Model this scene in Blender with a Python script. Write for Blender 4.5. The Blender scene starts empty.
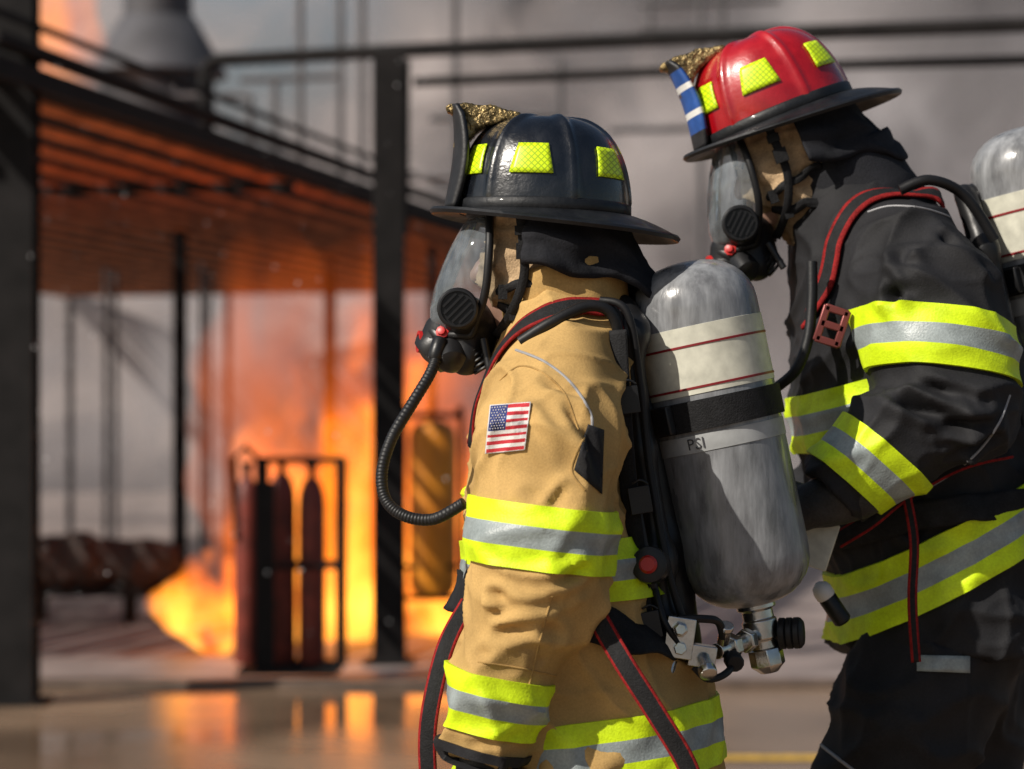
import bpy, bmesh, math, random
import numpy as np
from mathutils import Vector, Matrix, noise
from mathutils.bvhtree import BVHTree
random.seed(7); np.random.seed(7)
R=math.radians
scene=bpy.context.scene
COL=scene.collection
S=36/85/1024; HZ=420.0; CZ=1.38
CAM=Vector((0,0,CZ))
def P(px,py,Y): return Vector(((px-512)*S*Y, Y, CZ+(HZ-py)*S*Y))
Y1=3.7; Y2=4.1
def Q1(px,py,v=0.0): return P(px,py,Y1+v)
def Q2(px,py,v=0.0): return P(px,py,Y2+v)

# ------------------------------------------------------------------ materials
def nn(nt,t,**k):
    n=nt.nodes.new(t)
    for a,b in k.items(): setattr(n,a,b)
    return n
def base_mat(name):
    m=bpy.data.materials.new(name); m.use_nodes=True
    nt=m.node_tree; b=nt.nodes['Principled BSDF']; return m,nt,b
def mat(name,col,rough=.6,metal=0,var=.15,vscale=8,bump=0,bscale=120,col2=None,coat=0,spec=.5,sheen=0,stretch=(1,1,1),rot=(0,0,0),bdist=.002,rvar=0,detail=4,fine=0,fscale=260,fstretch=(1,1,1)):
    m,nt,b=base_mat(name); L=nt.links
    tc=nn(nt,'ShaderNodeTexCoord'); mp=nn(nt,'ShaderNodeMapping')
    mp.inputs['Scale'].default_value=stretch; mp.inputs['Rotation'].default_value=rot
    L.new(tc.outputs['Object'],mp.inputs['Vector'])
    n=nn(nt,'ShaderNodeTexNoise'); n.inputs['Scale'].default_value=vscale; n.inputs['Detail'].default_value=detail
    L.new(mp.outputs[0],n.inputs['Vector'])
    cr=nn(nt,'ShaderNodeValToRGB'); cr.color_ramp.elements[0].position=.3; cr.color_ramp.elements[1].position=.72
    c1=[c*(1-var) for c in col]; c2=col2 if col2 else [min(1,c*(1+var)) for c in col]
    cr.color_ramp.elements[0].color=(*c1,1); cr.color_ramp.elements[1].color=(*c2,1)
    L.new(n.outputs[0],cr.inputs[0]); colout=cr.outputs[0]
    if fine:
        m2=nn(nt,'ShaderNodeMapping'); m2.inputs['Scale'].default_value=fstretch; m2.inputs['Rotation'].default_value=rot; L.new(tc.outputs['Object'],m2.inputs['Vector'])
        nf=nn(nt,'ShaderNodeTexNoise'); nf.inputs['Scale'].default_value=fscale; nf.inputs['Detail'].default_value=3; L.new(m2.outputs[0],nf.inputs['Vector'])
        mf=nn(nt,'ShaderNodeMapRange'); mf.inputs[1].default_value=.3; mf.inputs[2].default_value=.7; mf.inputs[3].default_value=1-fine; mf.inputs[4].default_value=1+fine; L.new(nf.outputs[0],mf.inputs[0])
        vm=nn(nt,'ShaderNodeVectorMath',operation='SCALE'); L.new(colout,vm.inputs[0]); L.new(mf.outputs[0],vm.inputs['Scale']); colout=vm.outputs[0]
    L.new(colout,b.inputs['Base Color'])
    b.inputs['Roughness'].default_value=rough; b.inputs['Metallic'].default_value=metal
    b.inputs['Coat Weight'].default_value=coat; b.inputs['Coat Roughness'].default_value=.08
    b.inputs['Specular IOR Level'].default_value=spec
    b.inputs['Sheen Weight'].default_value=sheen
    if rvar:
        mr=nn(nt,'ShaderNodeMapRange'); mr.inputs[3].default_value=max(0,rough-rvar); mr.inputs[4].default_value=rough+rvar
        mr.inputs[1].default_value=.3; mr.inputs[2].default_value=.7
        L.new(n.outputs[0],mr.inputs[0]); L.new(mr.outputs[0],b.inputs['Roughness'])
    if bump:
        n2=nn(nt,'ShaderNodeTexNoise'); n2.inputs['Scale'].default_value=bscale; n2.inputs['Detail'].default_value=5
        L.new(mp.outputs[0],n2.inputs['Vector'])
        bp=nn(nt,'ShaderNodeBump'); bp.inputs['Strength'].default_value=bump; bp.inputs['Distance'].default_value=bdist
        L.new(n2.outputs[0],bp.inputs['Height']); L.new(bp.outputs[0],b.inputs['Normal'])
    return m
def hatch_mat(name,c1,c2,scale):
    m,nt,b=base_mat(name); L=nt.links
    tc=nn(nt,'ShaderNodeTexCoord')
    outs=[]
    for a in (45,-45):
        mp=nn(nt,'ShaderNodeMapping'); mp.inputs['Rotation'].default_value=(0,R(a),0)
        L.new(tc.outputs['Object'],mp.inputs['Vector'])
        w=nn(nt,'ShaderNodeTexWave'); w.inputs['Scale'].default_value=scale
        L.new(mp.outputs[0],w.inputs['Vector']); outs.append(w.outputs['Fac'])
    mx=nn(nt,'ShaderNodeMath',operation='MAXIMUM'); L.new(outs[0],mx.inputs[0]); L.new(outs[1],mx.inputs[1])
    cr=nn(nt,'ShaderNodeValToRGB'); cr.color_ramp.elements[0].position=.72; cr.color_ramp.elements[1].position=.98
    cr.color_ramp.elements[0].color=(*c1,1); cr.color_ramp.elements[1].color=(*c2,1)
    L.new(mx.outputs[0],cr.inputs[0]); L.new(cr.outputs[0],b.inputs['Base Color']); b.inputs['Roughness'].default_value=.35
    return m
def lens_mat(name):
    m=bpy.data.materials.new(name); m.use_nodes=True; nt=m.node_tree; nt.nodes.clear(); L=nt.links
    out=nn(nt,'ShaderNodeOutputMaterial'); tr=nn(nt,'ShaderNodeBsdfTransparent'); tr.inputs[0].default_value=(.84,.89,.92,1)
    gl=nn(nt,'ShaderNodeBsdfGlossy'); gl.inputs['Roughness'].default_value=.05; gl.inputs[0].default_value=(.95,.97,1,1)
    df=nn(nt,'ShaderNodeBsdfDiffuse'); df.inputs[0].default_value=(.44,.49,.53,1)
    lw=nn(nt,'ShaderNodeLayerWeight'); lw.inputs[0].default_value=.32
    m1=nn(nt,'ShaderNodeMixShader'); m2=nn(nt,'ShaderNodeMixShader')
    ns=nn(nt,'ShaderNodeTexNoise'); ns.inputs['Scale'].default_value=7; ns.inputs['Detail'].default_value=1
    mr=nn(nt,'ShaderNodeMapRange'); mr.inputs[1].default_value=.3; mr.inputs[2].default_value=.7; mr.inputs[3].default_value=.16; mr.inputs[4].default_value=.30
    L.new(ns.outputs[0],mr.inputs[0]); L.new(mr.outputs[0],m1.inputs[0])
    L.new(tr.outputs[0],m1.inputs[1]); L.new(df.outputs[0],m1.inputs[2])
    L.new(lw.outputs['Fresnel'],m2.inputs[0]); L.new(m1.outputs[0],m2.inputs[1]); L.new(gl.outputs[0],m2.inputs[2])
    L.new(m2.outputs[0],out.inputs['Surface']); return m
def fire_mat(name,strength,zlo,zhi,scale=2.2,thr=.45,base=.07,soft=.28,c0=(1,.12,.004),c1=(1,.23,.012),c2=(1,.42,.05),grad=.16,detail=4,absorb=0):
    m=bpy.data.materials.new(name); m.use_nodes=True; nt=m.node_tree; nt.nodes.clear(); L=nt.links
    out=nn(nt,'ShaderNodeOutputMaterial'); tc=nn(nt,'ShaderNodeTexCoord'); mp=nn(nt,'ShaderNodeMapping')
    mp.inputs['Scale'].default_value=(1,1,.55); mp.inputs['Rotation'].default_value=(0,R(-18),0)
    L.new(tc.outputs['Object'],mp.inputs[0])
    n=nn(nt,'ShaderNodeTexNoise'); n.inputs['Scale'].default_value=scale; n.inputs['Detail'].default_value=detail; n.inputs['Distortion'].default_value=.8
    L.new(mp.outputs[0],n.inputs['Vector'])
    sx=nn(nt,'ShaderNodeSeparateXYZ'); L.new(tc.outputs['Object'],sx.inputs[0])
    mz=nn(nt,'ShaderNodeMapRange'); mz.inputs[1].default_value=zlo; mz.inputs[2].default_value=zhi; mz.inputs[3].default_value=grad; mz.inputs[4].default_value=-grad
    L.new(sx.outputs[2],mz.inputs[0])
    ad=nn(nt,'ShaderNodeMath',operation='ADD'); L.new(n.outputs[0],ad.inputs[0]); L.new(mz.outputs[0],ad.inputs[1])
    mr=nn(nt,'ShaderNodeMapRange'); mr.inputs[1].default_value=thr; mr.inputs[2].default_value=thr+soft
    L.new(ad.outputs[0],mr.inputs[0])
    cr=nn(nt,'ShaderNodeValToRGB'); e=cr.color_ramp.elements
    e[0].position=0; e[0].color=(*c0,1); e[1].position=1; e[1].color=(*c2,1)
    x=e.new(.5); x.color=(*c1,1)
    L.new(mr.outputs[0],cr.inputs[0])
    st=nn(nt,'ShaderNodeMath',operation='MULTIPLY'); st.inputs[1].default_value=strength; L.new(mr.outputs[0],st.inputs[0])
    ad2=nn(nt,'ShaderNodeMath',operation='ADD'); ad2.inputs[1].default_value=strength*base; L.new(st.outputs[0],ad2.inputs[0])
    em=nn(nt,'ShaderNodeEmission'); L.new(cr.outputs[0],em.inputs[0]); L.new(ad2.outputs[0],em.inputs[1])
    if absorb:
        ab=nn(nt,'ShaderNodeVolumeAbsorption'); ab.inputs[0].default_value=(.25,.08,.02,1)
        am=nn(nt,'ShaderNodeMath',operation='MULTIPLY'); am.inputs[1].default_value=absorb; L.new(mr.outputs[0],am.inputs[0]); L.new(am.outputs[0],ab.inputs[1])
        ash=nn(nt,'ShaderNodeAddShader'); L.new(em.outputs[0],ash.inputs[0]); L.new(ab.outputs[0],ash.inputs[1]); L.new(ash.outputs[0],out.inputs['Volume'])
    else: L.new(em.outputs[0],out.inputs['Volume'])
    return m

TAN=mat('tan_canvas',(.47,.30,.112),.9,var=.20,vscale=10,bump=.4,bscale=380,bdist=.0014,detail=10,fine=.09,fscale=330,spec=.18)
TAND=mat('tan_collar',(.40,.25,.09),.9,var=.25,vscale=18,bump=.45,bscale=380,bdist=.0014,fine=.1,detail=8,spec=.18)
BLK=mat('black_canvas',(.0125,.0125,.0145),.75,var=.35,vscale=14,bump=.45,bscale=380,bdist=.0014,detail=8,fine=.18,spec=.32)
FLAP=mat('black_flap_cloth',(.013,.0135,.017),.85,var=.35,vscale=14,bump=.5,bscale=300,bdist=.0015,fine=.2,spec=.25)
LIME=mat('lime_trim',(.62,.82,.012),.5,var=.18,vscale=26,bump=.35,bscale=300,fine=.09,detail=9,spec=.3)
SILV=mat('silver_trim',(.27,.31,.31),.4,var=.22,vscale=30,bump=.35,bscale=300,fine=.12,detail=8)
PATCH=hatch_mat('lime_reflector',(.68,.92,.01),(.34,.48,.01),46)
HBLK=mat('black_helmet',(.006,.0075,.011),.3,var=.3,vscale=30,bump=.35,bscale=170,coat=.6,rvar=.14,detail=8)
BRIM=mat('black_brim',(.007,.008,.010),.5,var=.3,vscale=30,bump=.3,bscale=170,coat=.1,rvar=.12,detail=8,spec=.35)
HRED=mat('red_helmet',(.36,.004,.009),.3,var=.25,vscale=25,bump=.2,bscale=170,coat=.7,rvar=.12,detail=8)
RUB=mat('black_rubber',(.009,.009,.010),.5,var=.3,vscale=30,bump=.15,bscale=200,spec=.35)
PLA=mat('black_plastic',(.011,.011,.012),.38,var=.3,vscale=30,bump=.1,bscale=200,spec=.4)
WEB=mat('black_webbing',(.011,.011,.012),.75,var=.3,vscale=60,bump=.6,bscale=400,spec=.25,fine=.3)
REDW=mat('red_webbing',(.24,.012,.012),.8,var=.3,vscale=60,bump=.5,bscale=400,fine=.3,spec=.2)
REDP=mat('red_plastic',(.45,.014,.012),.4,var=.15)
GOLD=mat('antique_gold',(.26,.19,.085),.36,metal=.8,var=.85,vscale=75,bump=1,bscale=130,bdist=.005,detail=6)
LEA=mat('dark_leather',(.014,.014,.016),.5,var=.4,vscale=30,bump=.3,bscale=150)
BLUE=mat('blue_paint',(.02,.08,.30),.4,var=.25,vscale=40)
WHT=mat('white_paint',(.7,.7,.68),.45,var=.06)
HOOD=mat('beige_knit',(.43,.30,.175),.92,var=.28,vscale=25,bump=.8,bscale=350,fine=.18,spec=.2,detail=9)
SKIN=mat('skin',(.36,.2,.14),.5,var=.1,vscale=20)
EYEW=mat('eye_white',(.7,.68,.65),.2,var=.02); IRIS=mat('eye_iris',(.03,.02,.015),.15)
LENS=lens_mat('clear_facepiece')
CYL=mat('glass_fibre_wrap',(.20,.205,.215),.33,var=.36,vscale=15,bump=.2,bscale=60,col2=(.31,.32,.335),coat=.35,stretch=(3.0,3.0,.9),rot=(0,R(-11),0),detail=12,rvar=.12,fine=.13,fscale=11,fstretch=(20,20,1.6))
CREAM=mat('cream_label',(.60,.59,.49),.5,var=.2,vscale=40,detail=10)
GLAB=mat('grey_label',(.36,.37,.37),.5,var=.22,vscale=30,detail=9)
DRED=mat('dark_red_line',(.22,.01,.015),.5)
DTXT=mat('dark_print',(.05,.05,.055),.5)
STEEL=mat('bright_steel',(.62,.61,.58),.25,metal=1,var=.2,vscale=40,bump=.1,bscale=200)
PIPING=mat('grey_piping',(.27,.27,.28),.5)
FLR=mat('flag_red',(.45,.02,.03),.8,bump=.4,bscale=500); FLB=mat('flag_blue',(.02,.035,.16),.8,bump=.4,bscale=500); FLW=mat('flag_white',(.66,.64,.62),.8,bump=.4,bscale=500)
IRON=mat('sooty_steel',(.009,.0078,.0078),.75,var=.5,vscale=6,bump=.4,bscale=60,spec=.2)
FIRELIT=mat('firelit_steel',(.62,.20,.065),.75,var=.5,vscale=3,bump=.4,bscale=60,spec=.2)  # orange firelight put into the steel's base colour
GREYS=mat('hazy_steel',(.10,.094,.097),.8,var=.25,vscale=4)  # steel grey lightened, distance haze mixed into the colour
SILO=mat('grey_tank_paint',(.065,.065,.073),.7,var=.35,vscale=2,detail=8)
GASC=mat('dark_red_cylinder',(.17,.026,.015),.55,var=.5,vscale=10)
ORNG=mat('orange_tank_paint',(.9,.28,.015),.5,var=.3,vscale=4)
RTNK=mat('rust_brown_tank',(.035,.017,.012),.75,var=.6,vscale=7,detail=9)

# ------------------------------------------------------------------ mesh tools
def catmull(pts,n=8,closed=False):
    pts=[Vector(p) for p in pts]; out=[]; N=len(pts)
    for i in range(N-1):
        p0=pts[max(i-1,0)];p1=pts[i];p2=pts[i+1];p3=pts[min(i+2,N-1)]
        for j in range(n):
            t=j/n
            out.append(.5*((2*p1)+(p2-p0)*t+(2*p0-5*p1+4*p2-p3)*t*t+(3*p1-p0-3*p2+p3)*t**3))
    out.append(pts[-1]); return out
def link(o,parent):
    COL.objects.link(o)
    if parent is not None:
        o.parent=parent
        if parent.type=='EMPTY': o.matrix_parent_inverse=Matrix.Translation(-parent.location)
class MB:
    def __init__(s,xf=None): s.v=[];s.f=[];s.m=[];s.xf=xf
    def add(s,p): s.v.append(Vector(p)); return len(s.v)-1
    def face(s,ix,m=0): s.f.append(list(ix)); s.m.append(m)
    def grid(s,rows,m=0,closed=False,rowmats=None):
        ids=[[s.add(p) for p in r] for r in rows]; n=len(rows[0])
        for i in range(len(rows)-1):
            mm=rowmats[i] if rowmats else m
            for j in range(n if closed else n-1):
                k=(j+1)%n
                s.face([ids[i][j],ids[i][k],ids[i+1][k],ids[i+1][j]],mm)
        return ids
    def loft(s,rings,m=0,cap=True):
        ids=s.grid(rings,m,True)
        if cap:
            s.face(list(reversed(ids[0])),m); s.face(ids[-1],m)
    def tube(s,pts,r,n=12,m=0,cm=0):
        if cm: pts=catmull(pts,cm)
        pts=[Vector(p) for p in pts]; rings=[]; N=len(pts)
        t=(pts[1]-pts[0]).normalized(); u=t.orthogonal().normalized()
        for i,p in enumerate(pts):
            t=(pts[min(i+1,N-1)]-pts[max(i-1,0)]).normalized()
            u=(u-t*u.dot(t)).normalized(); w=t.cross(u)
            rr=r(i/(N-1)) if callable(r) else r
            rings.append([p+(u*math.cos(a)+w*math.sin(a))*rr for a in [2*math.pi*k/n for k in range(n)]])
        s.loft(rings,m)
    def lathe(s,prof,o,ax,n=32,m=0,mats=None,cap=True):
        o=Vector(o); ax=Vector(ax).normalized(); u=ax.orthogonal().normalized(); w=ax.cross(u)
        rings=[[o+ax*h+(u*math.cos(2*math.pi*k/n)+w*math.sin(2*math.pi*k/n))*max(r,1e-4) for k in range(n)] for r,h in prof]
        ids=s.grid(rings,m,True,mats)
        if cap: s.face(list(reversed(ids[0])),mats[0] if mats else m); s.face(ids[-1],mats[-1] if mats else m)
    def box(s,c,half,rot=None,m=0):
        c=Vector(c); rot=rot or Matrix.Identity(3)
        ids=[s.add(c+rot@Vector((x*half[0],y*half[1],z*half[2]))) for x in(-1,1) for y in(-1,1) for z in(-1,1)]
        for q in ((0,1,3,2),(4,6,7,5),(0,4,5,1),(2,3,7,6),(0,2,6,4),(1,5,7,3)): s.face([ids[i] for i in q],m)
    def bar(s,a,b,w,h,m=0,up=(0,0,1)):
        a=Vector(a);b=Vector(b);d=(b-a).normalized();u=Vector(up);sd=d.cross(u).normalized();u=sd.cross(d)
        rot=Matrix((d,sd,u)).transposed(); s.box((a+b)/2,((b-a).length/2,w/2,h/2),rot,m)
    def sphere(s,c,r,m=0,n=16):
        c=Vector(c); rings=[]
        for i in range(n//2+1):
            t=math.pi*i/(n//2); rr=max(math.sin(t),1e-3)
            rings.append([c+Vector((r*rr*math.cos(2*math.pi*k/n),r*rr*math.sin(2*math.pi*k/n),r*math.cos(t))) for k in range(n)])
        s.loft(rings,m)
    def build(s,name,mats,parent=None,smooth=38,bevel=0,solid=0,recalc=True):
        if not isinstance(mats,(list,tuple)): mats=[mats]
        vs=[s.xf@p for p in s.v] if s.xf else s.v
        me=bpy.data.meshes.new(name); me.from_pydata([tuple(p) for p in vs],[],s.f)
        for m in mats: me.materials.append(m)
        me.polygons.foreach_set('material_index',s.m)
        if recalc:
            bm=bmesh.new(); bm.from_mesh(me); bmesh.ops.recalc_face_normals(bm,faces=bm.faces); bm.to_mesh(me); bm.free()
        if smooth:
            me.shade_smooth(); me.set_sharp_from_angle(angle=R(smooth))
        o=bpy.data.objects.new(name,me); link(o,parent)
        if solid:
            md=o.modifiers.new('Solidify','SOLIDIFY'); md.thickness=solid; md.offset=0
        if bevel:
            md=o.modifiers.new('Bevel','BEVEL'); md.width=bevel; md.segments=2; md.limit_method='ANGLE'
        return o
def tag(o,label,cat,group=None,kind=None):
    o['label']=label; o['category']=cat
    if group: o['group']=group
    if kind: o['kind']=kind
    return o
def thing(name,label,cat,loc,group=None):
    o=bpy.data.objects.new(name,None); COL.objects.link(o); o.location=loc; o.empty_display_size=.1
    return tag(o,label,cat,group)

# ------------------------------------------------------------------ implicit surfaces
def smin(a,b,k):
    h=np.clip(.5+.5*(b-a)/k,0,1); return b+(a-b)*h-k*h*(1-h)
def smax(a,b,k): return -smin(-a,-b,k)
class Grid:
    def __init__(s,lo,hi,h):
        s.lo=np.array(lo,float); s.h=h
        ax=[(lo[i]+np.arange(int(math.ceil((hi[i]-lo[i])/h))+1)*h).astype(np.float32) for i in range(3)]
        s.X,s.Y,s.Z=np.meshgrid(*ax,indexing='ij',sparse=True)
    def local(s,xf):
        g=Grid.__new__(Grid); i=xf.inverted(); g.lo=s.lo; g.h=s.h
        f=lambda r:(i[r][0]*s.X+i[r][1]*s.Y+i[r][2]*s.Z+i[r][3]).astype(np.float32)
        g.X,g.Y,g.Z=f(0),f(1),f(2); return g
    def flat(s):
        g=Grid.__new__(Grid); g.lo=s.lo; g.h=s.h; g.X,g.Y,g.Z=s.X,np.zeros((1,1,1),np.float32),s.Z; return g
    def cap(s,a,b,ra,rb):
        a=Vector(a);b=Vector(b);d=b-a;L=max(d.length_squared,1e-9)
        x=s.X-a.x;y=s.Y-a.y;z=s.Z-a.z
        t=np.clip((x*d.x+y*d.y+z*d.z)/L,0,1)
        return np.sqrt((x-t*d.x)**2+(y-t*d.y)**2+(z-t*d.z)**2)-(ra+t*(rb-ra))
    def ell(s,c,r):
        q=np.sqrt(((s.X-c[0])/r[0])**2+((s.Y-c[1])/r[1])**2+((s.Z-c[2])/r[2])**2); return (q-1)*min(r)
    def chain(s,pts,rs,k=.03):
        d=None
        for i in range(len(pts)-1):
            c=s.cap(pts[i],pts[i+1],rs[i],rs[i+1]); d=c if d is None else smin(d,c,k)
        return d
    def stack(s,rows,p=2.3,win=13):
        rows=sorted(rows); zz=s.Z.ravel(); zs=[r[0] for r in rows]
        ker=np.ones(win)/win
        def it(i):
            a=np.interp(zz,zs,[r[i] for r in rows]); a=np.convolve(np.pad(a,win//2,mode='edge'),ker,'valid'); return a.reshape(1,1,-1).astype(np.float32)
        cx,cy,a,b=it(1),it(2),it(3),it(4)
        q=((np.abs(s.X-cx)/a)**p+(np.abs(s.Y-cy)/b)**p)**(1/p)
        return smax((q-1)*np.minimum(a,b),np.maximum(zs[0]-s.Z,s.Z-zs[-1]),.02)
def nets(F,lo,h):
    F=np.ascontiguousarray(F,dtype=np.float32); nx,ny,nz=F.shape
    def sl(o): return F[o[0]:nx-1+o[0],o[1]:ny-1+o[1],o[2]:nz-1+o[2]]
    sm=np.zeros((nx-1,ny-1,nz-1,3),np.float32); cnt=np.zeros((nx-1,ny-1,nz-1),np.float32)
    for ax in range(3):
        oth=[i for i in range(3) if i!=ax]
        for p in(0,1):
            for q in(0,1):
                o1=[0,0,0];o1[oth[0]]=p;o1[oth[1]]=q;o2=list(o1);o2[ax]=1
                f1=sl(o1);f2=sl(o2);mk=(f1<0)!=(f2<0)
                den=np.where(mk,f1-f2,1); t=np.where(mk,f1/den,0)
                for c in range(3):
                    sm[...,c]+=np.where(mk,o1[c]+(t if c==ax else 0),0)
                cnt+=mk
    act=cnt>0; idx=-np.ones(act.shape,np.int64); idx[act]=np.arange(act.sum())
    ij=np.argwhere(act); V=(ij+sm[act]/cnt[act][:,None])*h+lo
    faces=[]
    In=F<0
    for ax,(b,c) in ((0,(1,2)),(1,(2,0)),(2,(0,1))):
        a0=[slice(None)]*3;a1=[slice(None)]*3
        a0[ax]=slice(0,-1);a1[ax]=slice(1,None)
        A=In[tuple(a0)];B=In[tuple(a1)]
        e=np.argwhere(A!=B)
        ok=(e[:,b]>0)&(e[:,c]>0)&(e[:,b]<F.shape[b]-1)&(e[:,c]<F.shape[c]-1); e=e[ok]
        ins=A[tuple(e.T)]
        def cell(db,dc):
            q=e.copy(); q[:,b]-=db; q[:,c]-=dc; return idx[tuple(q.T)]
        q=np.stack([cell(1,1),cell(0,1),cell(0,0),cell(1,0)],1)
        q[~ins]=q[~ins][:,::-1]; faces.append(q)
    return V,np.concatenate(faces)
def relax(V,Fc,it,lam=.5):
    e=np.concatenate([Fc[:,[0,1]],Fc[:,[1,2]],Fc[:,[2,3]],Fc[:,[3,0]]]); n=len(V)
    deg=np.bincount(e[:,0],minlength=n)+np.bincount(e[:,1],minlength=n); deg=np.maximum(deg,1)
    for _ in range(it):
        s=np.stack([np.bincount(e[:,0],V[e[:,1],c],n)+np.bincount(e[:,1],V[e[:,0],c],n) for c in range(3)],1)
        V=V+(s/deg[:,None]-V)*lam
    return V
def vnorm(V,Fc):
    fn=np.cross(V[Fc[:,2]]-V[Fc[:,0]],V[Fc[:,3]]-V[Fc[:,1]]); N=np.zeros_like(V)
    for k in range(4):
        for c in range(3): N[:,c]+=np.bincount(Fc[:,k],fn[:,c],len(V))
    return N/np.maximum(np.linalg.norm(N,axis=1,keepdims=True),1e-9)
def crease_disp(V,creases):
    d=np.zeros(len(V))
    for a,b,w,dep in creases:
        a=np.array(a);b=np.array(b);ab=b-a;t=np.clip(((V-a)@ab)/(ab@ab),0,1)
        r=np.linalg.norm(V-(a+t[:,None]*ab),axis=1); fade=.35+.65*np.sin(math.pi*np.clip(t,.02,.98))
        d+=fade*dep*(-np.exp(-(r/w)**2)+.75*np.exp(-((r-2.1*w)/w)**2))
    return d
def wrinkle(V,amp,sc,off=0,ridge=False,wd=.11):
    o=np.empty(len(V)); nz=noise.noise
    a,b,c=sc
    for i,p in enumerate(V.tolist()):
        o[i]=nz((p[0]*a+off,p[1]*b+off,p[2]*c-off))
    if ridge=='crease': return amp*(.35-np.exp(-(o/wd)**2))
    if ridge=='fold': return amp*(np.exp(-(np.abs(o)/wd))-.3)
    if ridge: o=1-2*np.abs(o)
    return o*amp
def surf(g,d,it=3,disp=None):
    V,Fc=nets(d,g.lo,g.h); V=relax(V,Fc,it)
    if disp:
        V=V+vnorm(V,Fc)*disp(V)[:,None]; V=relax(V,Fc,1,.3)
    return V,Fc
def bvh_of(V,Fc): return BVHTree.FromPolygons(V.tolist(),Fc.tolist())
def organic(name,VF,mats,parent,xf=None):
    V,Fc=VF
    if not isinstance(mats,(list,tuple)): mats=[mats]
    if xf is not None:
        A=np.array(xf); V=V@A[:3,:3].T+A[:3,3]
    me=bpy.data.meshes.new(name); me.from_pydata(V.tolist(),[],Fc.tolist())
    for m in mats: me.materials.append(m)
    me.shade_smooth(); o=bpy.data.objects.new(name,me); link(o,parent); return o

# ------------------------------------------------------------------ things laid on surfaces
STR3=lambda w:[(-w/2,-w*.17,0),(-w*.17,w*.17,1),(w*.17,w/2,0)]
def band(name,bvh,C,n,w,parent,R0=.3,off=.0065,N=150,strips=None,mats=(LIME,SILV)):
    n=Vector(n).normalized(); u=Vector((1,0,0)); u=(u-n*u.dot(n)).normalized(); v=n.cross(u)
    rows=[];rm=[]
    strips=strips or STR3(w); hs=[];
    for h0,h1,m in strips:
        k=4
        for i in range(k): hs.append(h0+(h1-h0)*i/k); rm.append(m)
    hs.append(strips[-1][1])
    rad=[]
    for h in hs:
        rr=[]
        for j in range(N):
            a=2*math.pi*j/N; d=u*math.cos(a)+v*math.sin(a)
            hit=bvh.ray_cast(C+n*h+d*R0,-d,R0)
            rr.append(R0-hit[3] if hit[0] is not None else None)
        good=[x for x in rr if x is not None] or [.1]
        med=sorted(good)[len(good)//2]
        rr=[x if x is not None else med for x in rr]
        sm=[(rr[j-1]+rr[j]*2+rr[(j+1)%N])/4 for j in range(N)]
        rad.append([max(x,y-.001) for x,y in zip(sm,rr)])
    mb=MB()
    mk=lambda i,o:[C+n*hs[i]+(u*math.cos(2*math.pi*j/N)+v*math.sin(2*math.pi*j/N))*(rad[i][j]+o) for j in range(N)]
    rows=[mk(0,-.004)]+[mk(i,off) for i in range(len(hs))]+[mk(len(hs)-1,-.004)]
    mb.grid(rows,0,True,[rm[0]]+rm+[rm[-1]])
    return mb.build(name,list(mats),parent,smooth=50,recalc=False)
def decal(name,bvh,q,nu,nv,matfn,mats,parent,off=.003,extra=None):
    mb=MB()
    def at(u,v,o):
        x=(q[0][0]*(1-u)+q[1][0]*u)*(1-v)+(q[3][0]*(1-u)+q[2][0]*u)*v
        y=(q[0][1]*(1-u)+q[1][1]*u)*(1-v)+(q[3][1]*(1-u)+q[2][1]*u)*v
        d=(P(x,y,1)-CAM).normalized(); h=bvh.ray_cast(CAM,d,20)
        return None if h[0] is None else h[0]-d*o
    ids={}
    for i in range(nv+1):
        for j in range(nu+1):
            p=at(j/nu,i/nv,off)
            if p is not None: ids[i,j]=mb.add(p)
    for i in range(nv):
        for j in range(nu):
            k=[(i,j),(i+1,j),(i+1,j+1),(i,j+1)]
            if all(x in ids for x in k): mb.face([ids[x] for x in k],matfn((j+.5)/nu,(i+.5)/nv))
    if extra: extra(mb,at)
    return mb.build(name,mats,parent,smooth=50,recalc=False,solid=.0012)
def strap(name,pts,bvh,width,parent,off=.006,nrm=None,mats=(REDW,WEB),edge=.14,cm=10,th=.004,mb=None):
    own=mb is None
    pp=catmull(pts,cm); fr=[]
    for p in pp:
        if bvh is not None:
            h=bvh.find_nearest(p); q=h[0]; n=h[1]; fr.append((q+n*off,n))
        else: fr.append((p,Vector(nrm)))
    for _ in range(3):
        fr=[fr[0]]+[((fr[i-1][0]+fr[i][0]*2+fr[i+1][0])/4,(fr[i-1][1]+fr[i][1]*2+fr[i+1][1]).normalized()) for i in range(1,len(fr)-1)]+[fr[-1]]
    cols=[-.5,-.5+edge,-.15,.15,.5-edge,.5]; cm_=[0,1,1,1,0]; mb=mb or MB(); ids=[]
    for i,(p,n) in enumerate(fr):
        t=(fr[min(i+1,len(fr)-1)][0]-fr[max(i-1,0)][0]).normalized(); s=t.cross(n).normalized()
        ids.append([mb.add(p+s*width*c+n*(.002 if abs(c)<.3 else 0)) for c in cols])
    for i in range(len(ids)-1):
        for j in range(5): mb.face([ids[i][j],ids[i][j+1],ids[i+1][j+1],ids[i+1][j]],cm_[j] if own else 0)
    if own: return mb.build(name,list(mats),parent,smooth=50,recalc=False,solid=th)
def seam(name,bvh,pxs,parent,m,r=.0022):
    pts=[]
    for x,y in [(p.x,p.y) for p in catmull([Vector((a,b,0)) for a,b in pxs],8)]:
        d=(P(x,y,1)-CAM).normalized(); h=bvh.ray_cast(CAM,d,20)
        if h[0] is not None: pts.append(h[0])
    if len(pts)<3: return None
    mb=MB(); mb.tube(pts,r,8); return mb.build(name,m,parent)
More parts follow.
